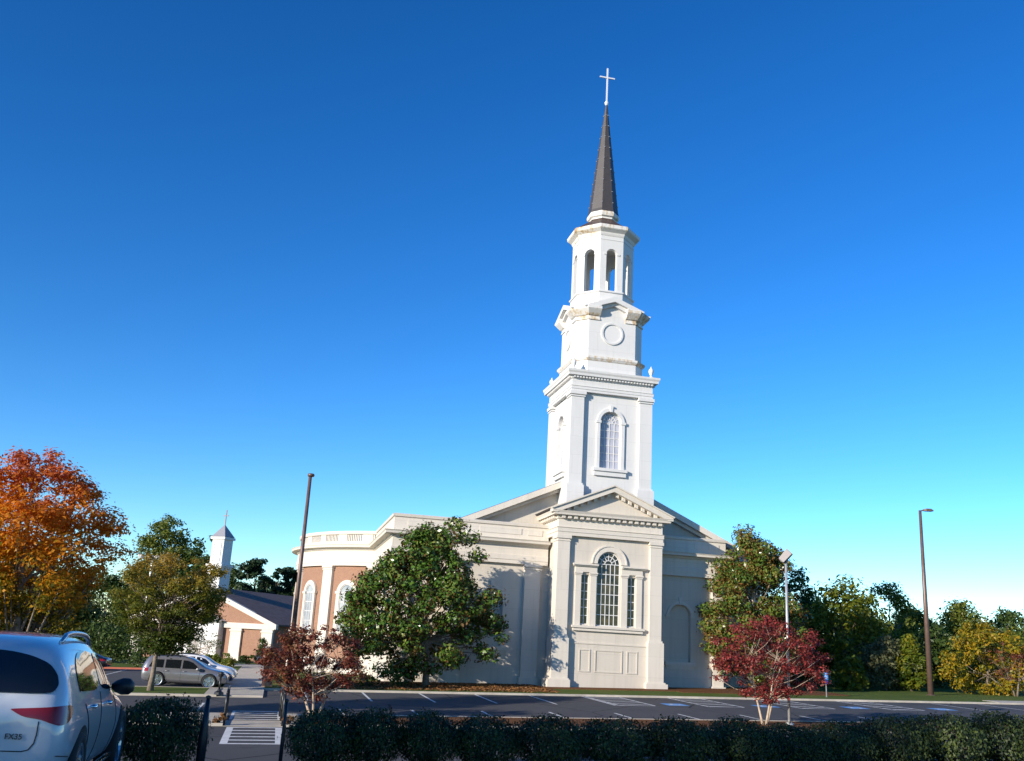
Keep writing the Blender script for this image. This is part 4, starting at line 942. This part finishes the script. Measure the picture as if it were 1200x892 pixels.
mb = MB(); mb.tube([(0, 0, -.1), (0, 0, hh-.05)], [.075, .065], 10); mb.lathe([(0, -.1), (.2, -.1), (.2, .12), (.09, .16)], n=12); mb.build('pole', M_GALV, t, smooth=True)
mb = MB()
lw = Vector((.62, -.42, -.66)).normalized(); lv = lw.cross(Vector((0, 0, 1))).normalized(); lu = lv.cross(lw)   # lens direction, across, up the box
def hp(a, b_, c): return Vector((-.02, .02, hh+.12))+lu*a+lv*b_-lw*c
rows = [[hp(a, -s, -k), hp(a, s, -k), hp(a, s, k), hp(a, -s, k)] for a, s, k in ((-.34, .20, .10), (-.29, .27, .16), (.32, .28, .19), (.37, .26, .17))]
mb.grid(rows, True, True); mb.tube([(0, 0, hh-.15), hp(-.1, 0, -.2)], .05, 6); mb.build('lamp_head', mat('grey_lamp_housing', (.30, .27, .26), .5), t)
mb = MB(); mb.face([hp(-.22, -.21, -.185), hp(.25, -.23, -.195), hp(.25, .23, -.195), hp(-.22, .21, -.185)]); mb.build('lens', mat('dark_lens', (.08, .08, .09), .15), t, recalc=False)
mb = MB(); mb.tube([(.07, 0, hh-.9), (.22, 0, hh-.85), (.3, 0, hh-.55), (.22, 0, hh-.1)], .012, 5); mb.build('cable', M_BLACK, t)

b = gpt(968, 68.4, .1); t = thing('parking_sign', 'small blue accessible parking sign with white wheelchair figure on a post in the right grass', 'sign', b)
mb = MB(); mb.box(-.03, .03, -.02, .02, -.1, 1.75); mb.build('post', M_GALV, t)
mb = MB(); mb.box(-.17, .17, -.045, -.03, 1.25, 1.78); pn = mb.build('sign_panel', mat('sign_blue', (.02, .22, .60), .4), t)
mb = MB(); mb.box(-.14, .16, -.045, -.03, .98, 1.2); mb.build('lower_panel', mat('sign_violet', (.12, .05, .35), .4), t)
mb = MB()
def st(pts, w):
    for (a, b_), (c_, d_) in zip(pts, pts[1:]):
        e = Vector((c_-a, d_-b_)).normalized(); nn_ = Vector((-e.y, e.x))*w/2
        mb.face([(a+nn_.x, -.048, b_+nn_.y), (c_+nn_.x, -.048, d_+nn_.y), (c_-nn_.x, -.048, d_-nn_.y), (a-nn_.x, -.048, b_-nn_.y)])
st([(-.03, 1.72), (-.03, 1.66)], .06); st([(-.03, 1.65), (-.02, 1.5), (.06, 1.5), (.09, 1.38), (.12, 1.39)], .035); st([(-.05, 1.57), (-.1, 1.48), (-.09, 1.39), (-.02, 1.34), (.05, 1.4)], .03)
mb.build('wheelchair_symbol', mat('sign_white', (.8, .8, .8), .4), pn, recalc=False)

def rail(name, lab, p0, p1, h0, r, n=2, group=None, foot=None):
    p0, p1 = Vector(p0), Vector(p1); t = thing(name, lab, 'handrail', p0, 0, group); d = p1-p0; up = Vector((0, 0, h0))
    mb = MB(); mb.tube([up, d+up], r, 8); mb.build('top_rail', M_BLACK, t, smooth=True)
    for k in range(n):
        q = d*(k/(n-1)); mb = MB(); f_ = foot or r
        mb.tube([q+Vector((0, 0, -.1)), q+Vector((0, 0, h0*.4)), q+Vector((0, 0, h0*.62)), q+Vector((0, 0, h0))], [f_*.9, f_, r*1.15, r], 8)
        mb.lathe([(0, 0), (f_*1.7, 0), (f_*1.7, .03), (f_, .04)], q, 10); mb.build('post', M_BLACK, t, smooth=True)
    return t
xa, xb = at(240, 850, 14.3).x, at(333, 850, 14.3).x
for xx, yy, lab, r0, r1 in ((xa, 818, 'dark tapered iron post left of the steps by the lone hedge mound', .062, .026), (xb, 822, 'slim dark iron post right of the steps by the hedge', .027, .022)):
    z0 = G(xx, 14.25)+.02; hh = at(240 if xx == xa else 333, yy, 14.3).z-z0
    t = thing('iron_post', lab, 'post', (xx, 14.3, z0), 0, 'posts at the top of the steps')
    mb = MB(); mb.tube([(0, 0, -.1), (0, 0, hh*.40), (0, 0, hh*.55), (0, 0, hh)], [r0*.9, r0, r0*.8, r1], 8); mb.build('shaft', M_BLACK, t, smooth=True)
    mb = MB(); mb.lathe([(0, 0), (r0*1.8, 0), (r0*1.8, .03), (r0, .05)], (0, 0, 0), 10); mb.build('base_plate', M_BLACK, t)
    mb = MB(); mb.lathe([(0, hh-.01), (r1*1.4, hh), (r1*1.4, hh+.025), (0, hh+.04)], (0, 0, 0), 10); mb.build('cap', M_BLACK, t)
for (x0, yt, lab) in ((-1.72, 0, 'short dark handrail left of the gap in the concrete median'), (.72, 0, 'short dark handrail right of the gap in the concrete median')):
    t = rail('median_handrail', lab, (x0, 45.2, G(x0, 45.2)+.1), (x0-.1, 49.4, G(x0, 49.4)+.1), 1.25, .05, 3, 'handrails across the median')
for x0 in (-1.95, .98):
    shrub('grass_tuft', 'rusty tuft of grass at the foot of the %s median handrail' % ('left' if x0 < 0 else 'right'), (x0, 45.15, G(x0, 45.2)+.1), .3, .25, .45, L_DEAD, 160, .16, int(x0*10+50), 'tufts by the median handrails', 8, cat='plant')
b = gpt(258, 60.45, .13); t = thing('path_light', 'black bollard light at the corner of the walkway by the parked cars', 'bollard light', b)
mb = MB(); mb.lathe([(0, 0), (.28, 0), (.26, .12), (.12, .2), (.08, .3)], n=12); mb.build('base', M_BLACK, t)
mb = MB(); mb.tube([(0, 0, .2), (0, 0, .95)], .06, 10); mb.build('post', M_BLACK, t, smooth=True)
mb = MB(); mb.lathe([(.06, .95), (.15, 1.0), (.17, 1.12), (.15, 1.22), (0, 1.28)], n=12); mb.build('lamp_shade', M_BLACK, t)
b = gpt(313, 68.5, .1); t = thing('brick_pier', 'short red brick pier beside the walkway behind the dark red tree', 'pier', b)
mb = MB(); mb.box(-.34, .34, -.34, .34, -.2, 1.75); mb.build('shaft', M_BRICK, t); mb = MB(); mb.box(-.42, .42, -.42, .42, 1.75, 1.9); mb.build('cap', M_CONC, t)
t = thing('flood_light_mast', 'cluster of white floodlights on a mast between the orange maple and the olive tree', 'floodlights', gpt(157, 112))
zt = at(157, 651, 112).z-t.location.z
mb = MB(); mb.tube([(0, 0, -.1), (0, 0, zt)], .12, 8); mb.box(-1.3, 1.4, -.05, .05, zt-.25, zt-.12); mb.build('mast', M_GALV, t)
for x in (-1.15, -.2, .45, 1.2):
    mb = MB(); mb.lathe([(0, -.3), (.18, -.28), (.34, 0), (.36, .12), (0, .12)], (x, -.25, zt), 12); mb.build('floodlight', M_WHITE, t)

# ---------------------------------------------------------------- cars
def paint(name, col, metal=0., rough=.25, coat=1.):
    return mat(name, col, rough, metal, .5, **{'Coat Weight': coat, 'Coat Roughness': .03})
M_CARGLASS = mat('tinted_car_glass', (.008, .010, .012), .03, 0, .7)
M_TYRE = mat('tyre_rubber', (.014, .014, .015), .85)
M_ALLOY = mat('alloy_wheel', (.55, .56, .58), .25, .9)
M_CHROME = mat('chrome', (.75, .76, .78), .08, 1.)
M_TAIL = mat('tail_lamp_red', (.26, .010, .010), .15, 0, .4, **{'Coat Weight': .25, 'Coat Roughness': .05})
M_HEAD = mat('head_lamp', (.45, .48, .5), .08, 0, .6)
M_TRIMBLK = mat('black_trim', (.012, .012, .013), .5)
M_SEAM = mat('panel_gap', (.01, .01, .012), .7)

def body_mesh(st, sub=2):
    """st: list of (x, zb, half widths (sill, mid, belt, roofedge, rooftop), z(mid, belt, roofedge, roof))"""
    rows = []
    for x, zb, (ws, wm, wb, wr, wt), (zm, zl, ze, zr) in st:
        half = [(0, zb), (ws*.8, zb), (ws, zb+.06), (wm, zm), (wb, zl), (wr, ze), (wt, zr), (0, zr+.012)]
        row = [(x, y, z) for y, z in half] + [(x, -y, z) for y, z in half[::-1][1:-1]]
        rows.append(row)
    mb = MB(); mb.grid(rows, True, True)
    me = bpy.data.meshes.new('tmp'); me.from_pydata(mb.v, [], mb.f); b = bmesh.new(); b.from_mesh(me); bmesh.ops.recalc_face_normals(b, faces=b.faces); b.to_mesh(me); b.free()
    o = bpy.data.objects.new('tmp', me); COL.objects.link(o)
    m = o.modifiers.new('s', 'SUBSURF'); m.levels = sub; m.render_levels = sub
    return o
def bake(o):
    dg = bpy.context.evaluated_depsgraph_get(); dg.update(); me = bpy.data.meshes.new_from_object(o.evaluated_get(dg)); return me
def make_car(P, name, label, cat='car', group=None):
    t = thing(name, label, cat, (0, 0, 0), 0, group)
    o = body_mesh(P['st']); smooth_me = bake(o); bm = bmesh.new(); bm.from_mesh(smooth_me); bvh = BVHTree.FromBMesh(bm); bm.free()
    # wheel wells
    c = MB(); rw = P['rw']
    for wx in P['axles']:
        for s in (-1, 1):
            c.grid([[(wx+(rw+.06)*math.cos(a), y, rw+.0+(rw+.06)*math.sin(a)) for a in (2*math.pi*k/28 for k in range(28))] for y in ((s*(P['hw']-.34), s*(P['hw']+.3)) if s > 0 else (s*(P['hw']+.3), s*(P['hw']-.34)))], True, True)
    co = c.build('cut', M_SEAM); bo = o.modifiers.new('b', 'BOOLEAN'); bo.object = co; bo.operation = 'DIFFERENCE'; bo.solver = 'EXACT'
    me = bake(o); me.name = 'body'; me.materials.clear(); me.materials.append(P['paint']); me.polygons.foreach_set('use_smooth', [True]*len(me.polygons))
    bpy.data.objects.remove(co); bpy.data.objects.remove(o)
    try: me.set_sharp_from_angle(angle=R(42))
    except Exception: pass
    body = bpy.data.objects.new('body', me); COL.objects.link(body); body.parent = t
    def cast(p, d):
        h = bvh.ray_cast(Vector(p), Vector(d)); return h[0]
    def panel(nm, outline, view, m, parent, off=.008, res=.06, thick=True, mirror=False):
        """outline in the 2d plane seen along view; view: 'right','left','rear','front' or an angle; pressed onto the body"""
        if view == 'right': O = lambda a, z: (a, -3, z); D = (0, 1, 0)
        elif view == 'left': O = lambda a, z: (a, 3, z); D = (0, -1, 0)
        elif view == 'rear': O = lambda a, z: (-5, a, z); D = (1, 0, 0)
        elif view == 'front': O = lambda a, z: (5, a, z); D = (-1, 0, 0)
        elif view == 'top': O = lambda a, z: (a, z, 4); D = (0, 0, -1)
        else:
            ca, sa = math.cos(view), math.sin(view); O = lambda a, z: (-4*ca-a*sa, -4*sa+a*ca, z); D = (ca, sa, 0)
        pts = [Vector(p) for p in outline]; ring = []
        if P.get('text'):
            for _ in range(2): pts = [q_ for a_, b2 in zip(pts, pts[1:]+pts[:1]) for q_ in ((a_*.8+b2*.2), (a_*.2+b2*.8))]
        for a, b_ in zip(pts, pts[1:]+pts[:1]):
            k = max(1, int((b_-a).length/res)); ring += [a+(b_-a)*i/k for i in range(k)]
        xs = [p.x for p in ring]; ys = [p.y for p in ring]; ins = []
        gx = np.arange(min(xs)+res*.5, max(xs), res); gy_ = np.arange(min(ys)+res*.5, max(ys), res)
        n = len(ring)
        def inside(q):
            c_ = False
            for i in range(n):
                a, b_ = ring[i], ring[i-1]
                if (a.y > q.y) != (b_.y > q.y) and q.x < (b_.x-a.x)*(q.y-a.y)/(b_.y-a.y)+a.x: c_ = not c_
            return c_
        for x in gx:
            for y in gy_:
                q = Vector((x, y))
                if inside(q) and min((q-r).length for r in ring) > res*.45: ins.append(q)
        V, E, F, *_ = delaunay_2d_cdt(ring+ins, [(i, (i+1) % n) for i in range(n)], [list(range(n))], 1, 1e-6)
        mb = MB(); vv = []; ok = []
        for v in V:
            h = cast(O(v.x, v.y), D); ok.append(h is not None); vv.append(Vector((0, 0, 0)) if h is None else h-Vector(D)*off)
        for f in F:
            if all(ok[i] for i in f): mb.face([vv[i] for i in f])
        if not mb.v: return None
        ob = mb.build(nm, m, parent, smooth=True); 
        # make faces look outwards
        me_ = ob.data; a = sum((p.normal.dot(Vector(D))*p.area for p in me_.polygons))
        if a > 0: me_.flip_normals()
        return ob
    def seam(nm, poly, view, m, parent, w=.006, off=.002):
        mb = MB(); v = Vector
        O, D = {'right': (lambda a, z: (a, -3, z), (0, 1, 0)), 'left': (lambda a, z: (a, 3, z), (0, -1, 0)), 'rear': (lambda a, z: (-5, a, z), (1, 0, 0))}[view]
        q = []
        for (a, b_) in zip(poly, poly[1:]):
            k = max(2, int(math.hypot(b_[0]-a[0], b_[1]-a[1])/.05)); q += [(a[0]+(b_[0]-a[0])*i/k, a[1]+(b_[1]-a[1])*i/k) for i in range(k+1)]
        hits = [cast(O(*p), D) for p in q]; hits = [h-v(D)*off for h in hits if h is not None]
        if len(hits) > 1: mb.tube(hits, w, 4, False); mb.build(nm, m, parent, recalc=False)
    for k, (nm, ol, vw, m, res) in enumerate(P['panels']):
        for mir in ((0, 1) if vw in ('right', 'diag') else (0,)):
            if vw == 'right': panel(nm, ol, 'left' if mir else 'right', m, t, res=res)
            elif vw == 'diag':
                ang, pts = ol; pts = [(-a, z) for a, z in pts][::-1] if mir else pts
                panel(nm, pts, (-ang if mir else ang), m, t, res=res)
            else: panel(nm, ol, vw, m, t, res=res, off=.02 if nm == 'rear_window' else .008)
    for nm, pl, vw in P.get('seams', []):
        seam(nm, pl, vw, M_SEAM, t)
        if vw == 'right': seam(nm, pl, 'left', M_SEAM, t)
    # wheels
    for wx in P['axles']:
        for s in (-1, 1):
            y0 = s*(P['hw']-.015); f = lambda pr: pr
            mb = MB()
            def ringl(prof, n=30):
                rows = []
                for r_, yy in prof: rows.append([(wx+r_*math.cos(a), y0-s*yy, rw+r_*math.sin(a)) for a in (2*math.pi*k/n for k in range(n))])
                return rows
            rr = rw*.74
            mb.grid(ringl([(rr, .02), (rr+.03, .0), (rw*.93, .0), (rw, .04), (rw, .2), (rw*.93, .24), (rr, .24)]), True)
            wh = mb.build('wheel', M_TYRE, t, smooth=True)
            mb = MB(); mb.grid(ringl([(rr+.005, .012), (rr-.02, .02), (rr-.035, .10), (rr-.05, .18), (.01, .18)]), True)
            for k in range(5):
                a = 2*math.pi*k/5+.3
                for da in (-.13, .13):
                    u = Vector((math.cos(a+da*.4), 0, math.sin(a+da*.4))); e = Vector((math.cos(a+da), 0, math.sin(a+da))); w_ = Vector((-u.z, 0, u.x))*.028; c0 = Vector((wx, 0, rw))
                    pin, pout = c0+u*.05, c0+e*(rr-.01)
                    mb.grid([[Vector((q.x, y0-s*yy, q.z)) for q in (pin-w_, pin+w_, pout+w_*.9, pout-w_*.9)] for yy in (.09, .025)], True, True)
            mb.grid(ringl([(.01, .02), (.07, .025), (.075, .09)], 14), True); mb.build('rim', M_ALLOY, wh)
    if P.get('rails'):
        for s in (-1, 1):
            q = [cast((x, s*P['rails'][3], 4), (0, 0, -1)) for x in np.linspace(P['rails'][0], P['rails'][1], 9)]
            pts = [Vector(h)+Vector((0, 0, P['rails'][2]*min(1, 2.2*math.sin(math.pi*i/8)))) for i, h in enumerate(q)]
            mb = MB(); mb.tube(pts, [.02]+[.026]*7+[.02], 8); mb.build('roof_rail', P.get('railmat', M_ALLOY), t, smooth=True)
    if P.get('mirror'):
        mx, mz = P['mirror']
        for s in (-1, 1):
            h = cast((mx, s*3, mz), (0, -s, 0)); mb = MB()
            rows = []
            for f_, sx_, sz_ in ((0, .04, .03), (.05, .08, .07), (.12, .11, .10), (.2, .10, .095), (.25, .05, .05)):
                rows.append([(mx+.02+sx_*math.cos(a), h.y+s*f_, mz+.04+sz_*math.sin(a)) for a in (2*math.pi*k/10 for k in range(10))])
            mb.grid(rows, True, True); mb.build('mirror', P.get('mirmat', P['paint']), t, smooth=True)
    for (nm, x, z, L_, m) in P.get('handles', []):
        for s in (-1, 1):
            h = cast((x, s*3, z), (0, -s, 0)); mb = MB(); mb.tube([(x-L_/2, h.y, z), (x-L_*.35, h.y+s*.035, z), (x+L_*.35, h.y+s*.035, z+.005), (x+L_/2, h.y, z+.005)], [.012, .018, .018, .012], 8); mb.build(nm, m, t, smooth=True)
    if P.get('text'):
        tx, ty, tz, size = P['text'][1:]
        cu = bpy.data.curves.new('badge_text', 'FONT'); cu.body = P['text'][0]; cu.size = size; cu.extrude = .004; to = bpy.data.objects.new('tmp_text', cu); COL.objects.link(to)
        dg = bpy.context.evaluated_depsgraph_get(); dg.update(); mt = bpy.data.meshes.new_from_object(to.evaluated_get(dg)); bpy.data.objects.remove(to)
        h = cast((-5, ty, tz), (1, 0, 0)); mt.materials.append(M_TRIMBLK); ob = bpy.data.objects.new('badge', mt); COL.objects.link(ob); ob.parent = t
        h2 = cast((-5, ty, tz+.08), (1, 0, 0)); sl_ = math.atan2(h2.x-h.x, .08)
        ob.location = (h.x-.012, ty, tz); ob.rotation_euler = (R(90)-sl_, 0, R(-90))
    return t

def suv(pt, hw=.965, up=0.):
    q = [(-2.40, .42, (.60, .74, .70, .60, .40), (.60, .78, .86, .90)), (-2.33, .34, (.76, .88, .82, .70, .46), (.62, .92, 1.02, 1.06)),
         (-2.15, .27, (.82, .93, .875, .72, .48), (.66, 1.0, 1.34, 1.40)), (-1.95, .25, (.84, .95, .89, .70, .50), (.68, 1.03, 1.53, 1.60)),
         (-1.5, .24, (.86, .965, .90, .70, .50), (.70, 1.03, 1.58, 1.66)), (-.8, .24, (.86, .955, .90, .70, .50), (.70, 1.01, 1.60, 1.68)),
         (0, .24, (.86, .95, .90, .70, .50), (.70, .99, 1.58, 1.66)), (.45, .24, (.86, .95, .89, .70, .50), (.70, .985, 1.47, 1.55)),
         (1.05, .24, (.86, .955, .87, .74, .52), (.70, .98, 1.06, 1.10)), (1.55, .25, (.86, .965, .86, .72, .45), (.70, .95, 1.0, 1.03)),
         (2.05, .27, (.80, .90, .80, .66, .42), (.66, .84, .90, .94)), (2.35, .32, (.64, .76, .66, .54, .36), (.60, .70, .74, .76)),
         (2.42, .38, (.52, .60, .52, .42, .30), (.55, .62, .65, .66))]
    if up:                                       # high waisted crossover tail
        q[:8] = [(-2.40, .48, (.64, .80, .76, .68, .46), (.66, .91, 1.01, 1.05)), (-2.33, .41, (.80, .91, .86, .78, .52), (.70, 1.01, 1.11, 1.15)),
                 (-2.13, .33, (.85, .95, .90, .79, .54), (.76, 1.09, 1.40, 1.46)), (-1.93, .31, (.86, .96, .905, .73, .52), (.78, 1.12, 1.53, 1.60)),
                 (-1.5, .28, (.86, .97, .905, .71, .50), (.78, 1.12, 1.58, 1.66)), (-.8, .27, (.86, .955, .905, .70, .50), (.77, 1.09, 1.60, 1.68)),
                 (0, .26, (.86, .95, .90, .70, .50), (.76, 1.05, 1.58, 1.66)), (.45, .26, (.86, .95, .89, .70, .50), (.74, 1.03, 1.47, 1.55))]
    return q
def arcpts(cx, cz, rx, rz, a0, a1, n=6): return [(cx+rx*math.cos(R(a0+(a1-a0)*i/n)), cz+rz*math.sin(R(a0+(a1-a0)*i/n))) for i in range(n+1)]
side_rear = [(-1.62, 1.17), (-1.58, 1.165), (-.42, 1.12), (-.42, 1.50), (-.9, 1.53), (-1.2, 1.51), (-1.48, 1.43), (-1.63, 1.29)]
side_front = [(-.36, 1.118), (.92, 1.07), (.78, 1.17), (.45, 1.37), (.12, 1.48), (-.36, 1.505)]
_h = [(0, 1.18), (.66, 1.18), (.76, 1.19), (.785, 1.25), (.75, 1.34), (.66, 1.43), (.50, 1.49), (.30, 1.525), (0, 1.54)]
rear_win = _h + [(-x, z) for x, z in _h[::-1][1:-1]]
lamp_d = [(.60, 1.045), (.58, 1.05), (.35, 1.065), (.14, 1.08), (.04, 1.07), (.03, 1.0), (.08, .935), (.18, .91), (.28, .935), (.36, .965), (.50, .985)]
PW = paint('shade_tinted_white_car_paint', (.50, .53, .57), 0, .3)  # white paint darkened and blued, so the blue shade sits in its colour
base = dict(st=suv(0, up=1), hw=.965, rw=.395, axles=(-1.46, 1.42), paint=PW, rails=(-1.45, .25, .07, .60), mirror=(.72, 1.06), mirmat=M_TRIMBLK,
            panels=[('side_window', side_rear, 'right', M_CARGLASS, .09), ('side_window', side_front, 'right', M_CARGLASS, .09), ('rear_window', rear_win, 'rear', M_CARGLASS, .055),
                    ('tail_lamp', (R(25), lamp_d), 'diag', M_TAIL, .06),
                    ('rear_bumper_trim', [(-.74, .36), (.74, .36), (.62, .46), (.40, .53), (-.40, .53), (-.62, .46)], 'rear', M_TRIMBLK, .08),
                    ('sunroof', [(-.35, -.42), (.25, -.40), (.25, .40), (-.35, .42)], 'top', M_CARGLASS, .1),
                    ('windscreen', [(-.60, 1.12), (.60, 1.12), (.50, 1.50), (-.50, 1.50)], 'front', M_CARGLASS, .09)],
            seams=[('tailgate_gap', [(-.70, .95), (-.70, .84), (-.69, .77), (-.655, .715), (-.60, .70), (.60, .70), (.655, .715), (.69, .77), (.70, .84), (.70, .95)], 'rear'), ('bumper_gap', [(-.84, .60), (-.7, .60)], 'rear'),
                   ('door_gap', [(-.39, 1.1), (-.40, .40)], 'right'), ('door_gap', [(.80, 1.0), (.83, .7), (.74, .36), (-.9, .36), (-1.0, .6), (-1.28, .92), (-1.4, 1.04)], 'right'), ('bumper_gap', [(-1.95, .62), (-2.3, .66)], 'right')],
            handles=[('door_handle', -.98, .99, .2, M_CHROME), ('door_handle', .14, .96, .2, M_CHROME)], text=('FX35', -2.4, -.45, .80, .066))
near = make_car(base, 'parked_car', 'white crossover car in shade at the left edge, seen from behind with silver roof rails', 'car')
mb = MB(); mb.tube([(-1.0, -.90, .33), (.95, -.90, .33)], .03, 6); mb.build('sill_trim', M_CHROME, near)
mb = MB(); mb.tube([(-2.40, -.28, 1.0), (-2.42, -.1, 1.005), (-2.42, .1, 1.005), (-2.40, .28, 1.0)], .014, 6); mb.build('tailgate_strip', M_CHROME, near)
# place it: rear and front right wheels on their sight lines
NEAR_AX, NEAR_D = 97, 10.7
dr_ = ray(NEAR_AX, 870); dr_ = Vector((dr_.x, dr_.y)).normalized()*NEAR_D
df_ = ray(144, 850); df_ = Vector((df_.x, df_.y)).normalized()*(NEAR_D+2.86)
hd = (df_-dr_); yaw = math.atan2(hd.y, hd.x); hv = Vector((math.cos(yaw), math.sin(yaw))); lf = Vector((-hv.y, hv.x))
cpos = dr_ + hv*1.46 + lf*.95
near.location = (cpos.x, cpos.y, G(cpos.x, cpos.y)+.006); near.rotation_euler.z = yaw

def simple(name, label, st, col, axles, rw, hw, pos, yaw, sc, kind, metal=0.):
    pm = paint(name+'_'+col[0], col[1], metal)
    if kind == 'suv':
        pn = [('side_window', [(-2.0, 1.08), (-1.2, 1.06), (-1.2, 1.5), (-1.8, 1.5)], 'right', M_CARGLASS, .16), ('side_window', [(-1.1, 1.06), (-.25, 1.05), (-.25, 1.52), (-1.1, 1.52)], 'right', M_CARGLASS, .16), ('side_window', [(-.15, 1.05), (.85, 1.06), (.4, 1.4), (.1, 1.5), (-.15, 1.51)], 'right', M_CARGLASS, .16),
              ('windscreen', [(-.66, 1.13), (.66, 1.13), (.52, 1.5), (-.52, 1.5)], 'front', M_CARGLASS, .15), ('rear_window', [(-.62, 1.1), (.62, 1.1), (.5, 1.5), (-.5, 1.5)], 'rear', M_CARGLASS, .16),
              ('headlight', (R(180-32), [(-.68, .74), (-.28, .72), (-.24, .84), (-.62, .87)]), 'diag', M_HEAD, .1), ('grille', [(-.4, .52), (.4, .52), (.42, .72), (-.42, .72)], 'front', M_TRIMBLK, .12), ('tail_lamp', (R(35), [(.40, .82), (.62, .84), (.60, 1.05), (.42, 1.05)]), 'diag', M_TAIL, .1)]
    else:
        pn = [('side_window', [(-1.35, .96), (-.3, .93), (-.3, 1.27), (-.8, 1.26)], 'right', M_CARGLASS, .16), ('side_window', [(-.22, .93), (.85, .93), (.4, 1.18), (-.22, 1.28)], 'right', M_CARGLASS, .16),
              ('windscreen', [(-.62, .99), (.62, .99), (.5, 1.3), (-.5, 1.3)], 'front', M_CARGLASS, .14), ('rear_window', [(-.58, 1.02), (.58, 1.02), (.46, 1.28), (-.46, 1.28)], 'rear', M_CARGLASS, .14),
              ('headlight', (R(180-32), [(-.66, .60), (-.26, .58), (-.22, .68), (-.60, .72)]), 'diag', M_HEAD, .1), ('tail_lamp', (R(35), [(.38, .74), (.68, .75), (.68, .88), (.40, .89)]), 'diag', M_TAIL, .1)]
    P = dict(st=st, hw=hw, rw=rw, axles=axles, paint=pm, panels=pn, mirror=(.72, 1.02 if kind == 'suv' else .95), seams=[('door_gap', [(-.2, 1.0), (-.2, .36)], 'right'), ('door_gap', [(.85, .92), (.8, .36), (-.9, .36), (-1.15, .9)], 'right')],
             handles=[('door_handle', -.95, .9 if kind == 'suv' else .8, .2, pm), ('door_handle', .0, .9 if kind == 'suv' else .8, .2, pm)])
    if kind == 'suv': P['rails'] = (-1.8, .1, .05, .58); P['railmat'] = M_TRIMBLK
    t = make_car(P, 'parked_car', label, 'car', 'cars parked by the chapel walk'); t.location = pos; t.rotation_euler.z = yaw; t.scale = (sc, sc, sc); return t
def boxy(k=1.0):
    q = []
    for x, zb, w, z in suv(0):
        if x < -1.9: z = (z[0], z[1]+.06, min(1.64, z[2]+.16), min(1.72, z[3]+.18)); 
        else: z = (z[0], z[1]+.03, z[2]+.07, z[3]+.07) if x < .7 else (z[0]+.05, z[1]+.07, z[2]+.06, z[3]+.06)
        q.append((x, zb, w, z))
    return q
def sedan():
    W_ = lambda a: a
    return [(-2.38, .42, (.58, .72, .66, .56, .36), (.56, .72, .80, .83)), (-2.3, .32, (.74, .85, .78, .66, .42), (.58, .86, .94, .97)), (-1.9, .25, (.80, .90, .82, .70, .44), (.62, .92, 1.0, 1.04)),
            (-1.55, .22, (.82, .91, .83, .68, .46), (.64, .93, 1.10, 1.16)), (-1.0, .2, (.83, .91, .83, .62, .44), (.64, .92, 1.30, 1.37)), (-.3, .2, (.83, .91, .83, .62, .44), (.64, .91, 1.36, 1.44)), (.3, .2, (.83, .91, .83, .63, .44), (.64, .90, 1.28, 1.36)),
            (1.0, .2, (.83, .91, .82, .72, .48), (.64, .89, .96, 1.0)), (1.6, .22, (.82, .90, .80, .68, .44), (.62, .85, .90, .93)), (2.1, .26, (.74, .84, .72, .60, .40), (.58, .74, .78, .80)), (2.36, .32, (.60, .70, .60, .5, .34), (.52, .60, .63, .64))]
def gl(x, y, dz=.01): return (x, y, G(x, y)+dz)
simple('silver_paint', 'silver sport utility car on the grass side, nearest of the row by the olive tree', boxy(), ('grey', (.25, .245, .265)), (-1.46, 1.42), .40, .965, gl(-5.25, 67.4), R(-3), 1.10, 'suv', .5)
simple('blue_paint', 'dark blue saloon parked between the silver car and the white car', sedan(), ('blue', (.015, .03, .10)), (-1.42, 1.36), .33, .91, gl(-4.9, 70.3), R(-3), 1.08, 'sedan', .2)
simple('white_paint', 'white sport utility car parked farthest in the row by the walkway', suv(0), ('white', (.75, .75, .76)), (-1.46, 1.42), .37, .965, gl(-4.9, 73.4), R(-3), 1.08, 'suv')
simple('black_paint', 'black saloon parked alone in front of the dark bushes, tail to the right', sedan(), ('black', (.012, .014, .02)), (-1.42, 1.36), .33, .91, gl(-15.6, 88.5), R(172), 1.1, 'sedan', .2)
